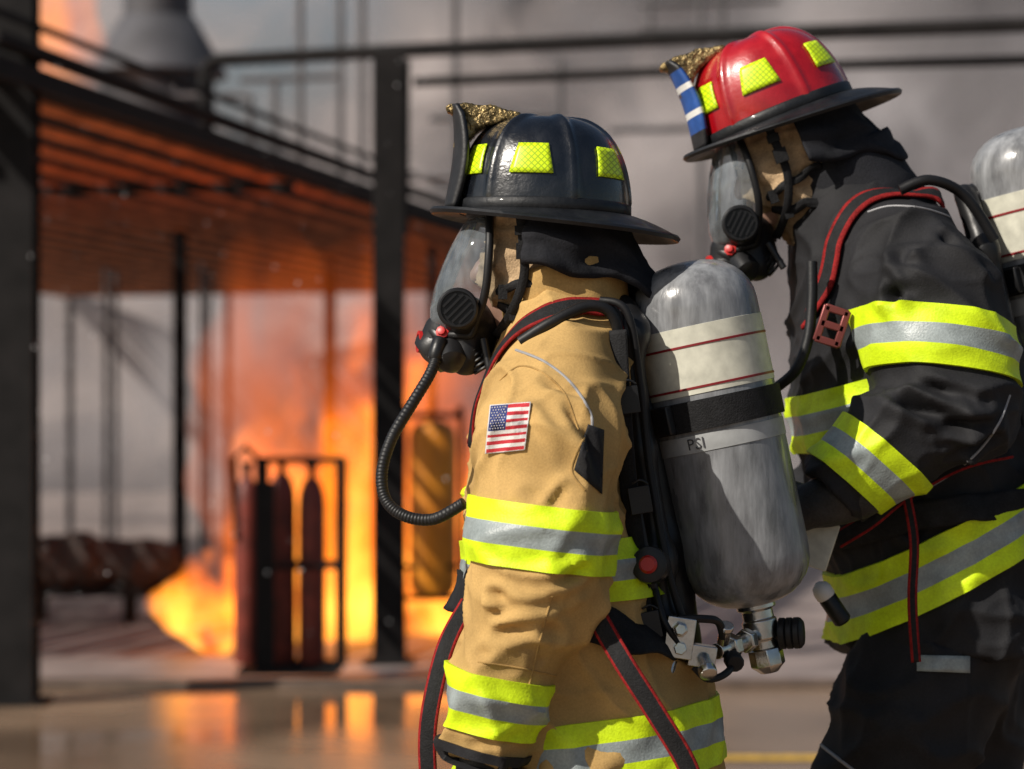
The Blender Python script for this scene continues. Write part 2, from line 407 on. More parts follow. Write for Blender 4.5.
def text_faces(s,size):
    cu=bpy.data.curves.new('t','FONT'); cu.body=s; cu.size=size; cu.resolution_u=2
    o=bpy.data.objects.new('t',cu); COL.objects.link(o); dg=bpy.context.evaluated_depsgraph_get()
    me=o.evaluated_get(dg).to_mesh(); v=[tuple(x.co) for x in me.vertices]; f=[list(p.vertices) for p in me.polygons]
    o.evaluated_get(dg).to_mesh_clear(); bpy.data.objects.remove(o); bpy.data.curves.remove(cu); return v,f

# ------------------------------------------------------------------ head gear (local frame: FF1 profile)
K=.00153
def l(px,py,v=0): return Vector(((px-552)*K,v,(216-py)*K))
HA,HB,HH=.130,.109,.151
RIBS=[0,50,110,180,250,310]
def crown(phi,t,o=0,rib=True):
    rho=max(math.cos(t),0)**.62; z=HH*math.sin(t)**.95
    r=0
    if rib:
        for b in RIBS:
            dd=(phi-R(b)+math.pi)%(2*math.pi)-math.pi; r+=.0055*math.exp(-((dd*rho*.115)/.006)**2)
        r*=min(1,rho*2.2)*min(1,t/.12)
    n=Vector((math.cos(phi)*math.cos(t),math.sin(phi)*math.cos(t),math.sin(t)))
    return Vector((HA*rho*math.cos(phi),HB*rho*math.sin(phi),z))+n*(r+o)
def helmet(root,xf,shell,brimm,label,shield_mats,pitch,flap0):
    H=xf@Matrix.Translation((-.010,0,0))@Matrix.Rotation(R(pitch),4,'Y')@Matrix.Rotation(math.pi,4,'Z')
    mb=MB(H); n=144
    rings=[[crown(2*math.pi*k/n,math.pi/2*min(i/22,.995)) for k in range(n)] for i in range(23)]
    mb.loft(rings); hel=mb.build('helmet',shell,root,smooth=60); hel['label']=label
    mb=MB(H); n=120
    def bp(phi,f,dz=0,ex=0):
        c=(1-math.cos(phi))/2; q=1-c
        ext=.026+.052*c**3+.016*q**3+ex
        dz2=-.010-.020*c**2.5+.012*q**3-.004*math.sin(phi)**2
        return Vector(((HA-.001+ext*f)*math.cos(phi),(HB-.001+ext*f*.95)*math.sin(phi),.004+dz2*f**1.4+dz))
    A=[2*math.pi*k/n for k in range(n)]
    rows=[[bp(a,f) for a in A] for f in (0,.2,.4,.6,.8,.95)]
    rows+=[[bp(a,1,.001,.001) for a in A],[bp(a,1,-.003,.004) for a in A],[bp(a,1,-.008,.001) for a in A],[bp(a,.95,-.0075) for a in A]]
    rows+=[[bp(a,f,-.005) for a in A] for f in (.7,.4,.1,0)]
    mb.grid(rows,0,True); mb.build('brim',brimm,hel,smooth=60)
    mb=MB(H); rows=[[crown(a,t,o,False) for a in A] for t,o in ((.0,.002),(.02,.0045),(.10,.0045),(.12,.001))]
    mb.grid(rows,0,True); mb.build('crown_trim',brimm,hel,smooth=60)
    for c in (26,80,144,-26,-80,-144):
        mb=MB(H); w0=R(15); rows=[]
        for i in range(7):
            t=R(20)+R(20)*i/6; ww=w0*(1-.28*i/6)/max(.6,math.cos(t)**.3)
            rows.append([crown(R(c)+ww*(j/8*2-1),t,.0025,False) for j in range(9)])
        mb.grid(rows); mb.build('reflector',PATCH,hel,smooth=60,solid=.002)
    # front shield
    def shp(f,s,o=0):
        z=.006+.158*f; w=.054*(.72+.28*math.sin(math.pi*min(1,f*.8+.2)))*(1 if f<.9 else 1-(f-.9)*2.2)
        x=.150-.018*math.sin(math.pi*f*.5)+.012*(f**3)
        return Vector((x-.42*(s*w)**2/.06+o,s*w,z))
    mb=MB(H); rows=[];ms=[]
    for i in range(31):
        f=i/30; rows.append([shp(f,j/10*2-1) for j in range(11)]); ms.append(0 if f<.14 or f>.86 else (2 if .30<f<.38 or .62<f<.68 else 1))
    mb.grid(rows,0,False,ms[:-1])
    mb.build('shield',shield_mats,hel,smooth=60,solid=.007,recalc=False)
    # crest plate joining shield and crown
    g=Grid((.02,-.03,.08),(.18,.03,.19),.0028); g2=g.flat()
    d=g2.chain([(.045,0,.151),(.085,0,.151),(.124,0,.153),(.148,0,.159)],[.006,.013,.013,.007],.01)
    d=smin(d,g2.chain([(.10,0,.142),(.124,0,.122),(.136,0,.10)],[.012,.011,.006],.01),.008)
    d=smax(d+0*g.Y,np.abs(g.Y)-.017,.006)
    d=d+.0015*np.sin(g.X*700+g.Z*300)*np.sin(g.Z*640-g.X*200)
    organic('crest',surf(g,d,1),GOLD,hel,H)
    # ear flap
    mb=MB(xf); rows=[]
    for i in range(15):
        f=i/14; rr=[]
        for j in range(81):
            phi=R(flap0)+R(360-2*flap0)*j/80; back=(1-math.cos(phi))/2
            a=.112+.052*f**1.3*back+.004*f; b=.099+.034*f
            z=.008-(.06+.07*back)*f
            w=noise.noise(Vector((phi*2.6,f*2.2,1.3)))*.018*f+noise.noise(Vector((phi*1.2,f*5,7)))*.016*f-.006*math.exp(-(noise.noise(Vector((phi*1.7,f*3.3,9)))/.1)**2)*f
            rr.append(Vector((-(a+w)*math.cos(phi)+.002*f,-(b+w)*math.sin(phi),z+.02*f*noise.noise(Vector((phi*2,0,4))))))
        rows.append(rr)
    mb.grid(rows); mb.build('ear_flap',FLAP,hel,smooth=80,solid=.004)
    for s in (-1,1):
        mb=MB(xf)
        pts=[l(522,222,.108*s),l(525,250,.104*s),l(526,280,.098*s),l(514,314,.082*s),l(498,337,.03*s)]
        strap('',pts,None,.014,None,nrm=Vector((0,s,0)),mb=mb,cm=6)
        mb.box(l(525,256,.107*s),(.010,.004,.011)); mb.box(l(523,236,.109*s),(.009,.004,.006))
        mb.build('chin_strap',WEB,hel,smooth=40,solid=.003,recalc=False)
    return hel
def headwear(root,xf):
    g=Grid((-.2,-.13,-.26),(.14,.13,.13),.005)
    d=g.ell(l(548,222),(.102,.087,.11)); d=smin(d,g.ell(l(528,268),(.078,.079,.085)),.03)
    d=smin(d,g.cap(l(552,290),l(572,360),.07,.085),.04)
    d=smax(d,(l(486,0).x-g.X)+0*g.Y+.22*(g.Z+.08),.01)
    hv=surf(g,d,2,lambda V:wrinkle(V,.008,(12,12,20))+wrinkle(V,.012,(16,12,34),5,'fold',.12)+wrinkle(V,.007,(26,18,14),15,'fold',.1))
    organic('hood',hv,HOOD,root,xf); Bh=bvh_of(*hv)
    g=Grid((-.22,-.11,-.27),(-.02,.11,.02),.0045)
    d=g.ell(l(472,326),(.044,.052,.042)); d=smin(d,g.cap(l(464,314,-.06),l(464,314,.06),.030,.030),.012)
    d=smin(d,g.cap(l(448,336),l(442,344),.038,.034),.015); d=smin(d,g.cap(l(468,358,-.025),l(482,350,.025),.028,.026),.02)
    fm=organic('face_mask',surf(g,d,2),RUB,root,xf)
    rowsd=[(216,472,492,.055),(230,462,492,.073),(246,453,492,.086),(266,444,491,.091),(288,436,489,.089),(306,432,485,.08),(322,432,479,.064),(336,442,474,.048)]
    mb=MB(xf); rows=[]
    def lp(r,a,o=0):
        y,xf_,xs,hw=r; c=abs(math.cos(a))**.7
        return l(xs-(xs-xf_)*c,y,(hw+o)*math.sin(a))+Vector((-o*c,0,0))
    fine=[]
    for i in range(len(rowsd)-1):
        for k in range(4):
            t=k/4; fine.append(tuple(rowsd[i][c]*(1-t)+rowsd[i+1][c]*t for c in range(4)))
    fine.append(rowsd[-1])
    rows=[[lp(r,-math.pi/2+math.pi*j/32) for j in range(33)] for r in fine]
    mb.grid(rows); mb.build('lens',LENS,fm,smooth=80,recalc=False)
    mb=MB(xf)
    loop=[lp(r,-math.pi/2) for r in rowsd]+[lp(rowsd[-1],-math.pi/2+math.pi*j/12) for j in range(1,12)]+[lp(r,math.pi/2) for r in reversed(rowsd)]
    mb.tube(loop,.0065,10,cm=3)
    mb.tube([lp(rowsd[0],-math.pi/2+math.pi*j/12) for j in range(13)],.006,8,cm=2)
    mb.build('mask_rim',RUB,fm)
    for s in (-1,1):
        mb=MB(xf)
        for (y0,y1,x1,w_) in ((294,278,570,.013),(326,316,560,.016)):
            strap('',[l(489,y0,.088*s),l(508,(y0*2+y1)/3,.1*s),l(535,(y0+y1)/2,.1*s),l(x1,y1,.1*s)],Bh,w_,None,off=.004,mb=mb,cm=6)
        for (x,y) in ((498,292),(496,322)): 
            h=Bh.find_nearest(l(x,y,.1*s)); mb.box(h[0]+h[1]*.006,(.006,.004,.010))
        mb.build('head_strap',WEB,fm,solid=.003,recalc=False)
        mb=MB(xf); o=l(461,311,.083*s); ax=Vector((0,s,0))
        mb.lathe([(.024,-.02),(.026,0),(.030,.002),(.031,.008),(.028,.011),(.0255,.0112),(.025,.0075),(.001,.0075)],o,ax,40)
        for k in range(-2,3):
            hw=math.sqrt(max(0,.022**2-(k*.0085)**2))
            dirv=Vector((math.cos(R(45)),0,math.sin(R(45)))); pr=Vector((-math.sin(R(45)),0,math.cos(R(45))))
            mb.bar(o+ax*.009+pr*k*.0085-dirv*hw,o+ax*.009+pr*k*.0085+dirv*hw,.0035,.004,up=(0,s,0))
        mb.build('speaker_disc',PLA,fm)
    return fm
def regulator(root,xf):
    mb=MB(xf); ax=Vector((-.75,0,-.66)).normalized()
    mb.lathe([(.022,0),(.038,.002),(.040,.012),(.038,.018),(.035,.020),(.035,.038),(.030,.046),(.014,.050)],l(452,338),ax,36)
    mb.lathe([(.022,0),(.024,.03),(.022,.052),(.013,.058)],l(452,340,.0)+Vector((0,-.012,0)),Vector((.1,-.75,-.7)),24)
    mb.box(l(470,358,-.02),(.024,.02,.016),Matrix.Rotation(R(20),3,'Y'))
    for k in range(5): mb.lathe([(.0175,0),(.019,.002),(.0175,.004)],l(474+k*3,351+k*4,-.03),Vector((.5,0,-.8)),20)
    mb.lathe([(.006,0),(.006,.05)],l(486,340,-.05),Vector((.2,-.2,-1)),10)
    rg=mb.build('regulator',PLA,root)
    mb=MB(xf); mb.lathe([(.009,0),(.0105,.003),(.0105,.007),(.007,.008),(.006,.012),(.004,.0125)],l(446,334,-.036),Vector((-.25,-.9,.3)),8)
    mb.build('purge_button',REDP,rg)
    mb=MB(xf); mb.lathe([(.012,0),(.017,.003),(.017,.008),(.012,.0085),(.011,.006)],l(425,342,-.004),Vector((-.85,-.2,.05)),20)
    mb.build('red_ring',REDP,rg)
    return rg

# ------------------------------------------------------------------ hands
def hand(w,dr,nrm,side,curl):
    dr=Vector(dr).normalized(); nrm=Vector(nrm); nrm=(nrm-dr*nrm.dot(dr)).normalized(); s=dr.cross(nrm)*side
    ch=[]
    for off,ln,c in ((.033,.074,curl),(.011,.083,curl*1.05),(-.012,.077,curl*1.1),(-.033,.060,curl*1.2)):
        p=w+dr*.095+s*off; pts=[w+dr*.03+s*off*.6,p]; d=dr.copy()
        for k,fr in enumerate((.45,.3,.25)):
            a=c*(1 if k else .8); d=(d*math.cos(a)+ (nrm-d*nrm.dot(d)).normalized()*math.sin(a)).normalized(); p=p+d*ln*fr; pts.append(p)
        ch.append((pts,[.017,.0145,.0125,.0115,.0105]))
    t0=w+dr*.03+s*.028; d=(dr*.65+s*.7+nrm*.25).normalized(); t1=t0+d*.042; d=(d+nrm*.5+dr*.4).normalized(); t2=t1+d*.032; t3=t2+(d+nrm*.3).normalized()*.026
    ch.append(([t0,t1,t2,t3],[.018,.0155,.0135,.011]))
    return ch
def hand_sdf(g,w,ch,dr):
    d=g.cap(w-dr*.02,w+dr*.07,.034,.036)
    for pts,rs in ch: d=smin(d,g.chain(pts,rs,.006),.007)
    return d
GLV=mat('charcoal_leather_glove',(.034,.032,.030),.6,var=.4,vscale=30,bump=.6,bscale=180,fine=.2,detail=8,spec=.35)
def glove(root,w,dr,nrm,side,curl,label=None):
    dr=Vector(dr).normalized(); ch=hand(w,dr,nrm,side,curl)
    allp=[p for c in ch for p in c[0]]+[w-dr*.1]
    lo=[min(p[i] for p in allp)-.05 for i in range(3)]; hi=[max(p[i] for p in allp)+.05 for i in range(3)]
    g=Grid(lo,hi,.004); d=hand_sdf(g,w,ch,dr); d=smin(d,g.cap(w-dr*.06,w-dr*.01,.042,.037),.02)
    o=organic('glove',surf(g,d,2,lambda V:wrinkle(V,.003,(40,40,40))),GLV,root)
    return ch

# ------------------------------------------------------------------ person
def person(root,Y0,xf,J,torso_rows,neck,palette,creases_n,pit,flap0,Hcfg,finger,fs):
    coatm,colm,trm=palette
    allx=[p.x for k in ('armn','armf','legn','legf') for p in J[k]]
    lo=(min(allx)-.25,Y0-.42,-.02); hi=(max(allx)+.25,Y0+.42,xf.translation.z+.13)
    g=Grid(lo,hi,.008)
    hipc=(J['legn'][0]+J['legf'][0])/2
    d=g.cap(neck,hipc+Vector((0,0,.1)),.10,.11)
    d=smin(d,g.cap(J['armn'][0],J['armf'][0],.06,.06),.06)
    d=smin(d,g.cap(J['legn'][0],J['legf'][0],.09,.09),.05)
    for a in ('armn','armf'): d=smin(d,g.chain(J[a],[.055,.045,.038,.033,.029][:len(J[a])],.03),.03)
    for a in ('legn','legf'):
        d=smin(d,g.chain(J[a],[.09,.06,.045],.03),.03); an=J[a][2]; d=smin(d,g.cap(an+Vector((.02,0,-.05)),an+Vector((-.16,0,-.055)),.035,.03),.03)
    gl=g.local(xf)
    d=smin(d,g.cap(neck,xf@l(555,280),.06,.055),.03)
    hd=gl.ell(l(552,222),(.082,.068,.092)); hd=smin(hd,gl.ell(l(530,262),(.060,.054,.078)),.03)
    hd=smin(hd,gl.cap(l(503,310),l(526,300),.028,.04),.03); hd=smin(hd,gl.cap(l(492,252),l(480,276),.010,.015),.012)
    hd=smin(hd,gl.cap(l(497,240,-.033),l(497,240,.033),.011,.011),.012)
    for s in (-1,1): hd=smax(hd,-gl.ell(l(489,252,.031*s),(.015,.019,.013)),.01)
    hd=smin(hd,gl.cap(l(493,292,-.018),l(493,292,.018),.008,.008),.008)
    d=smin(d,hd,.02)
    for w,dr,nr,sd,cu in finger:
        ch=hand(w,Vector(dr).normalized(),nr,sd,cu); 
        dd=g.cap(w,w+Vector(dr).normalized()*.08,.03,.03)
        for pts,rs in ch: dd=smin(dd,g.chain(pts,[r*.7 for r in rs],.006),.006)
        d=smin(d,dd,.02)
    body=organic('body',surf(g,d,1),SKIN,root)
    for s in (-1,1):
        mb=MB(xf); mb.sphere(l(497,252,.031*s),.013); mb.sphere(l(491,252,.031*s),.007,1,12); mb.build('eye',[EYEW,IRIS],body)
    # ---- coat
    zt=[r[0] for r in torso_rows]; ar=J['sl_n']; arf=J['sl_f']; bo=ar+arf
    lo=(min(min(p.x for p,r in bo)-.13,min(r[1]-r[3] for r in torso_rows)-.03),Y0-.40,min(min(zt),min(p.z for p,r in bo)-.1)-.03)
    hi=(max(max(p.x for p,r in bo)+.15,max(r[1]+r[3] for r in torso_rows)+.03),Y0+.40,max(zt)+.03)
    g=Grid(lo,hi,.0056)
    T=g.stack(torso_rows)
    def cut(dd,a,b): # flat cuff
        n=(b-a).normalized(); return smax(dd,(g.X-b.x)*n.x+(g.Y-b.y)*n.y+(g.Z-b.z)*n.z,.01)
    pn=[p for p,r in ar]; rn=[r for p,r in ar]; An=cut(g.chain(pn,rn,.02),pn[-2],pn[-1])
    pf=[p for p,r in arf]; rf=[r for p,r in arf]; Af=cut(g.chain(pf,rf,.02),pf[-2],pf[-1])
    def disp(V):
        W=V+np.stack([wrinkle(V,.05,(4,4,4),31),wrinkle(V,.05,(4,4,4),41),wrinkle(V,.05,(4,4,4),51)],1)
        return wrinkle(V,.012,(4.5,4.5,6))+fs*(wrinkle(W,.015,(4.2,4,8.5),3,'fold',.12)+wrinkle(W,.011,(7.5,6,5),17,'fold',.08)+wrinkle(W,.005,(11,9,17),23,'fold',.10))-.002+crease_disp(V,creases_n)
    coat=surf(g,smin(smin(T,An,.03),Af,.03),3,disp)
    co=organic('coat',coat,coatm,root)
    Bc=bvh_of(*coat); Bt=bvh_of(*surf(g,T,3,disp)); Ba=bvh_of(*surf(g,An,3,disp)); Bf=bvh_of(*surf(g,Af,3,disp))
    # ---- trousers, boots
    lo=(min(p.x for a in('legn','legf') for p in J[a])-.25,Y0-.35,.08); hi=(max(p.x for a in('legn','legf') for p in J[a])+.25,Y0+.35,J['legn'][0].z+.22)
    g=Grid(lo,hi,.0095)
    d=g.ell(hipc+Vector((0,0,.03)),(.15,.18,.17))
    for a in ('legn','legf'):
        dd=g.chain(J[a],[.125,.115,.105],.06); d=smin(d,dd,.05)
    d=smax(d,(J['legn'][2].z+.02)-g.Z,.01)
    tr=surf(g,d,3,lambda V:wrinkle(V,.018,(6,6,8),2)+wrinkle(V,.014,(6,6,11),5,'fold',.14)+wrinkle(V,.009,(9,9,8),12,'fold',.12)); tro=organic('trousers',tr,trm,root)
    for a in ('legn','legf'):
        an=J[a][2]; g=Grid((an.x-.25,an.y-.1,-.005),(an.x+.13,an.y+.1,an.z+.25),.007)
        d=g.cap(an+Vector((0,0,.14)),an+Vector((0,0,-.04)),.07,.065)
        d=smin(d,g.cap((an.x+.03,an.y,.05),(an.x-.16,an.y,.045),.052,.05),.04); d=smax(d,.004-g.Z,.01)
        organic('boot',surf(g,d,2),RUB,root)
    for f in finger: glove(root,*f)
    headwear(root,xf); helmet(root,xf,*Hcfg,pit,flap0)
    return co,Bc,Bt,Ba,Bf,tro,bvh_of(*tr)

def px_rows(Qf,rows,Y0):
    o=[]
    for y,cx,h,b in rows:
        p=Qf(cx,y); o.append((p.z,p.x,Y0,h*S*Y0,b))
    return o

# ================================================================== FIREFIGHTER 1 (tan coat)
ff1=thing('person','firefighter in tan turnout coat and black helmet, seen in profile facing left, arm hanging','person',(Q1(575,420).x,Y1,0))
xf1=Matrix.Translation(P(550,216,Y1))
mirr=lambda p,Y0:Vector((p.x,2*Y0-p.y,p.z))
sl1=[(Q1(556,392,-.155),.096),(Q1(547,450,-.205),.103),(Q1(543,525,-.225),.104),(Q1(533,588,-.235),.095),(Q1(503,685,-.235),.073),(Q1(487,760,-.23),.062)]
arm1=[Q1(562,385,-.17),Q1(535,580,-.23),Q1(487,757,-.23)]
J1={'armn':arm1,'armf':[mirr(p,Y1) for p in arm1],'sl_n':sl1,'sl_f':[(mirr(p,Y1),r) for p,r in sl1],
    'legn':[Vector((.115,Y1-.11,.88)),Vector((.10,Y1-.13,.48)),Vector((.15,Y1-.14,.11))],'legf':[Vector((.115,Y1+.11,.88)),Vector((.04,Y1+.13,.48)),Vector((.06,Y1+.14,.11))]}
rows1=px_rows(Q1,[(296,566,50,.085),(318,566,60,.13),(340,562,68,.172),(365,558,75,.205),(400,553,80,.215),(500,550,86,.215),(600,566,106,.21),(700,587,132,.232),(800,592,138,.245)],Y1)
w1=Q1(484,792,-.23); w1f=mirr(w1,Y1)
f1=[(w1,(-.02,.02,-1),(0,1,0),-1,.35),(w1f,(-.02,-.02,-1),(0,-1,0),1,.35)]
c1=lambda a,b,w,d,v=-.32:(tuple(Q1(*a,v)),tuple(Q1(*b,v)),w,d)
cr1=[c1((458,590),(540,606),.008,.012),c1((465,618),(570,598),.008,.011),c1((455,642),(530,628),.007,.008),c1((540,585),(610,560),.008,.011),
     c1((500,380),(560,470),.009,.009,-.3),c1((560,380),(600,470),.009,.012,-.3),c1((470,470),(535,494),.007,.008,-.33),c1((575,470),(555,504),.007,.009,-.33),
     c1((520,360),(575,395),.008,.008,-.27),c1((465,652),(545,662),.006,.006,-.3),c1((560,640),(520,600),.009,.011,-.31),
     c1((545,420),(560,480),.006,.007,-.33),c1((475,425),(485,480),.006,.007,-.31),c1((470,745),(520,738),.006,.006,-.29)]
co1,Bc1,Bt1,Ba1,Bf1,tro1,Btr1=person(ff1,Y1,xf1,J1,rows1,Q1(562,345),(TAN,TAND,TAN),cr1,2,70,(HBLK,BRIM,'black ribbed fire helmet with lime reflectors',[LEA,LEA,LEA]),f1,1.0)
ax=(Q1(535,585,-.23)-Q1(545,500,-.23)); band('reflective_band',Ba1,Q1(541,535,-.227),ax,.091,co1,R0=.2)
ax=(Q1(492,745,-.23)-Q1(510,660,-.23)); band('reflective_band',Ba1,Q1(500,704,-.234),ax,.086,co1,R0=.16)
for a,b,c,rr,w in (((535,585),(545,500),(541,535),.2,.091),((492,745),(510,660),(500,704),.16,.086)):
    band('reflective_band',Bf1,mirr(Q1(*c,-.23),Y1),mirr(Q1(*a,-.23),Y1)-mirr(Q1(*b,-.23),Y1),w,co1,R0=rr)
tl=lambda a:Vector((-math.sin(R(a)),0,math.cos(R(a))))
band('reflective_band',Bt1,Q1(588,735),tl(7),.096,co1,R0=.4)
band('reflective_band',Bt1,Q1(558,566),tl(4),.09,co1,R0=.4)
band('cuff',Ba1,Q1(488,756,-.231),Q1(487,760,-.23)-Q1(503,685,-.235),.03,co1,R0=.14,strips=[(-.014,.014,0)],mats=(BLK,))
mb=MB(); rows=[]
for i,(y,cx,hx,b) in enumerate([(342,562,70,.14),(322,564,64,.114),(302,564,61,.106),(284,563,63,.104),(270,562,64,.104),(266,562,61,.1)]):
    c=Q1(cx,y)
    rows.append([Vector((c.x+hx*S*Y1*math.cos(a)*(1+.06*noise.noise(Vector((math.cos(a)*3,math.sin(a)*3,i*.6)))),Y1+b*math.sin(a)*(1+.06*noise.noise(Vector((math.cos(a)*3+5,math.sin(a)*3,i*.7)))),c.z+.026*math.cos(a)-.0)) for a in [2*math.pi*k/72 for k in range(72)]])
mb.grid(rows,0,True); mb.build('collar',TAND,co1,smooth=80,solid=.008)
def flagfn(u,v):
    if u<.03 or u>.97 or v<.025 or v>.975: return 2
    if u<.44 and v<7/13: return 1
    return 0 if int((v-.025)/.95*13)%2==0 else 2
def stars(mb,at):
    for r in range(9):
        for c in range(6 if r%2==0 else 5):
            cu=.065+(c+(0 if r%2==0 else .5))*.066; cv=.06+r*.054
            ids=[]
            for k in range(10):
                rad=.021 if k%2==0 else .009; a=math.pi*k/5
                p=at(cu+rad*math.sin(a)*.95,cv-rad*math.cos(a)*.9,.0048)
                if p is None: return
                ids.append(mb.add(p))
            mb.face(ids,2)
decal('flag_patch',Bc1,[(490,405),(531,402),(525,450),(485,454)],40,52,flagfn,[FLR,FLB,FLW],co1,.0035,stars)
decal('gap_shade_patch',Bc1,[(588,424),(604,430),(602,494),(574,470)],8,10,lambda u,v:0,[BLK],co1,.003)  # black patch painted as shade and strap in the gap behind the sleeve
seam('seam',Bc1,[(516,350),(545,362),(572,384),(590,412),(592,428)],co1,PIPING)
seam('seam',Bc1,[(590,428),(578,450),(572,472),(585,490)],co1,TAND,.0018)
seam('seam',Bc1,[(552,596),(540,640),(528,690),(516,740)],co1,TAND,.0018)
seam('seam',Bc1,[(500,380),(520,366),(545,374),(566,396),(578,430)],co1,TAND,.0016)
seam('seam',Bc1,[(478,662),(520,668),(556,676)],co1,TAND,.0014)

# ================================================================== breathing apparatus
def air_pack(root,A,B,rad,with_text=True):
    axv=(B-A); Ln=axv.length; ax=axv.normalized()
    mb=MB(); prof=[]
    for i in range(9):
        t=math.pi/2*i/8; prof.append((max(.012,rad*math.sin(t)**.8),.075*(1-math.cos(t))))
    prof+= [(rad,.075+(Ln-.15)*k/6) for k in range(1,6)]
    for i in range(9):
        t=math.pi/2*(1-i/8); prof.append((max(.018,rad*max(0,math.sin(t))**.8),Ln-.075*(1-math.cos(t))))
    mb.lathe(prof,A,ax,72); cy=mb.build('air_cylinder',CYL,root,smooth=60)
    def ringband(name,s0,s1,m,o,mats=None,prof=None):
        mb=MB(); mb.lathe([(rad-.001,Ln*s0),(rad+o,Ln*s0+.0005),(rad+o,Ln*s1-.0005),(rad-.001,Ln*s1)],A,ax,72,cap=False); return mb.build(name,m,cy,smooth=30,recalc=False)
    lb=ringband('label_band',.185,.375,CREAM,.0012)
    for s in (.235,.352): ringband('red_line',s,s+.008,DRED,.0022)
    ringband('cylinder_strap',.39,.475,WEB,.006)
    ringband('pressure_label',.485,.535,GLAB,.0012)
    mb=MB(); u=Vector((0,-1,0)); u=(u-ax*u.dot(ax)).normalized(); w=u.cross(ax); w=w if w.x>0 else -w
    c=A+ax*Ln*.432+(u*math.cos(-.95)+w*math.sin(-.95))*(rad+.010)
    mb.box(c,(.024,.007,.022),Matrix((w*math.cos(-.95)-u*math.sin(-.95),u*math.cos(-.95)+w*math.sin(-.95),ax)).transposed()); mb.build('strap_buckle',PLA,cy,bevel=.003)
    return cy,ax,Ln
def wrap_text(cy,txt,A,ax,Ln,rad,s,ang0,size,m):
    v,f=text_faces(txt,size); u=Vector((0,-1,0)); u=(u-ax*u.dot(ax)).normalized(); w=u.cross(ax)
    if w.x<0: w=-w
    mb=MB()
    for x,y,z in v:
        a=ang0+x/rad; mb.add(A+ax*(Ln*s-y)+(u*math.cos(a)+w*math.sin(a))*(rad+.0026))
    for q in f: mb.face(q)
    mb.build('printed_text',m,cy,smooth=0,recalc=False)
def valve(root,B,ax):
    o=lambda dx,dy,v=0: B+Vector((dx*K,v,-dy*K))
    mb=MB(); mb.lathe([(.03,-.016),(.03,.004),(.024,.006),(.024,.020),(.027,.022),(.027,.050),(.022,.053),(.022,.066)],B,ax,28)
    mb.lathe([(.026,.066),(.027,.068),(.027,.092),(.020,.098),(.014,.104)],B,ax,8)
    v=mb.build('cylinder_valve',STEEL,root,bevel=.0012)
    mb=MB(); kx=Vector((1,-.25,.06)); mb.lathe([(.013,0),(.013,.022)],o(10,28),kx,16)
    for k in range(3): mb.lathe([(.022,.02+k*.011),(.0245,.022+k*.011),(.0245,.029+k*.011),(.022,.031+k*.011)],o(10,28),kx,14)
    mb.lathe([(.024,.053),(.018,.058),(.004,.059)],o(10,28),kx,14)
    mb.build('valve_knob',RUB,v)
    mb=MB(); a=o(-2,30,-.02); b=o(-46,38,-.12); mb.tube([a,b],.012,14); dn=(b-a).normalized()
    mb.lathe([(.017,.02),(.019,.022),(.019,.036),(.017,.038)],a,dn,6); mb.lathe([(.018,.068),(.020,.070),(.020,.088),(.018,.09)],a,dn,6)
    mb.box(o(-62,40,-.15),(.020,.018,.016),Matrix.Rotation(R(8),3,'Y')); mb.box(o(-84,22,-.155),(.021,.018,.030),Matrix.Rotation(R(8),3,'Y'))
    mb.lathe([(.012,0),(.012,.012),(.009,.013),(.009,.024)],o(-84,14,-.172),Vector((0,-1,.1)),6); mb.lathe([(.010,0),(.010,.012)],o(-84,32,-.172),Vector((0,-1,.1)),6)
    mb.lathe([(.010,0),(.010,.02),(.014,.022),(.014,.034),(.008,.036)],o(-62,40,-.168),Vector((.2,-.7,-.7)),10); mb.lathe([(.008,0),(.008,.03),(.012,.032),(.012,.042)],o(-90,44,-.155),Vector((-.3,-.2,-1)),10)
    mb.lathe([(.009,0),(.009,.024),(.012,.026),(.012,.034)],o(-40,30,-.12),Vector((.1,-.5,.8)),10)
    mb.build('manifold',STEEL,v,bevel=.002)
    mb=MB(); mb.tube([o(-40,24,-.13),o(-46,8,-.15),o(-60,4,-.165),o(-84,4,-.165)],.006,8,cm=6); mb.tube([o(-70,50,-.16),o(-56,62,-.16),o(-36,56,-.14),o(-22,40,-.08)],.0055,8,cm=6); mb.lathe([(.014,0),(.014,.02),(.011,.024)],o(-30,46,-.11),Vector((.1,-1,-.2)),12); mb.build('valve_hose',RUB,v)
    return v
ap1=thing('breathing_apparatus','grey air cylinder pack with cream label on the back of the tan coat','breathing apparatus',tuple(Q1(697,440)))
A1,B1=Q1(684,262),Q1(756,606); RC=.098
cy1,axc,Ln1=air_pack(ap1,A1,B1,RC)
wrap_text(cy1,'PSI',A1,axc,Ln1,RC,.524,-.62,.024,DTXT)
valve(ap1,B1,axc)
g=Grid((Q1(590,0).x,Y1-.22,Q1(0,720).z),(Q1(720,0).x,Y1+.22,Q1(0,270).z),.007)
d=g.chain([Q1(632,312),Q1(646,420),Q1(668,540),Q1(680,655)],[.03,.03,.032,.035],.02)
for s in (-1,1):
    d=smin(d,g.chain([Q1(622,306,.05*s),Q1(628,340,.085*s),Q1(642,450,.09*s),Q1(660,560,.095*s),Q1(668,650,.10*s)],[.02,.022,.02,.02,.022],.02),.02)
d=smin(d,g.cap(Q1(668,640,-.11),Q1(668,640,.11),.034,.034),.03); d=smin(d,g.cap(Q1(632,330,-.08),Q1(632,330,.08),.025,.025),.03)
d=smin(d,g.cap(Q1(653,560,-.1),Q1(653,560,.1),.025,.025),.03)
fr1=organic('back_frame',surf(g,d,2),PLA,ap1)
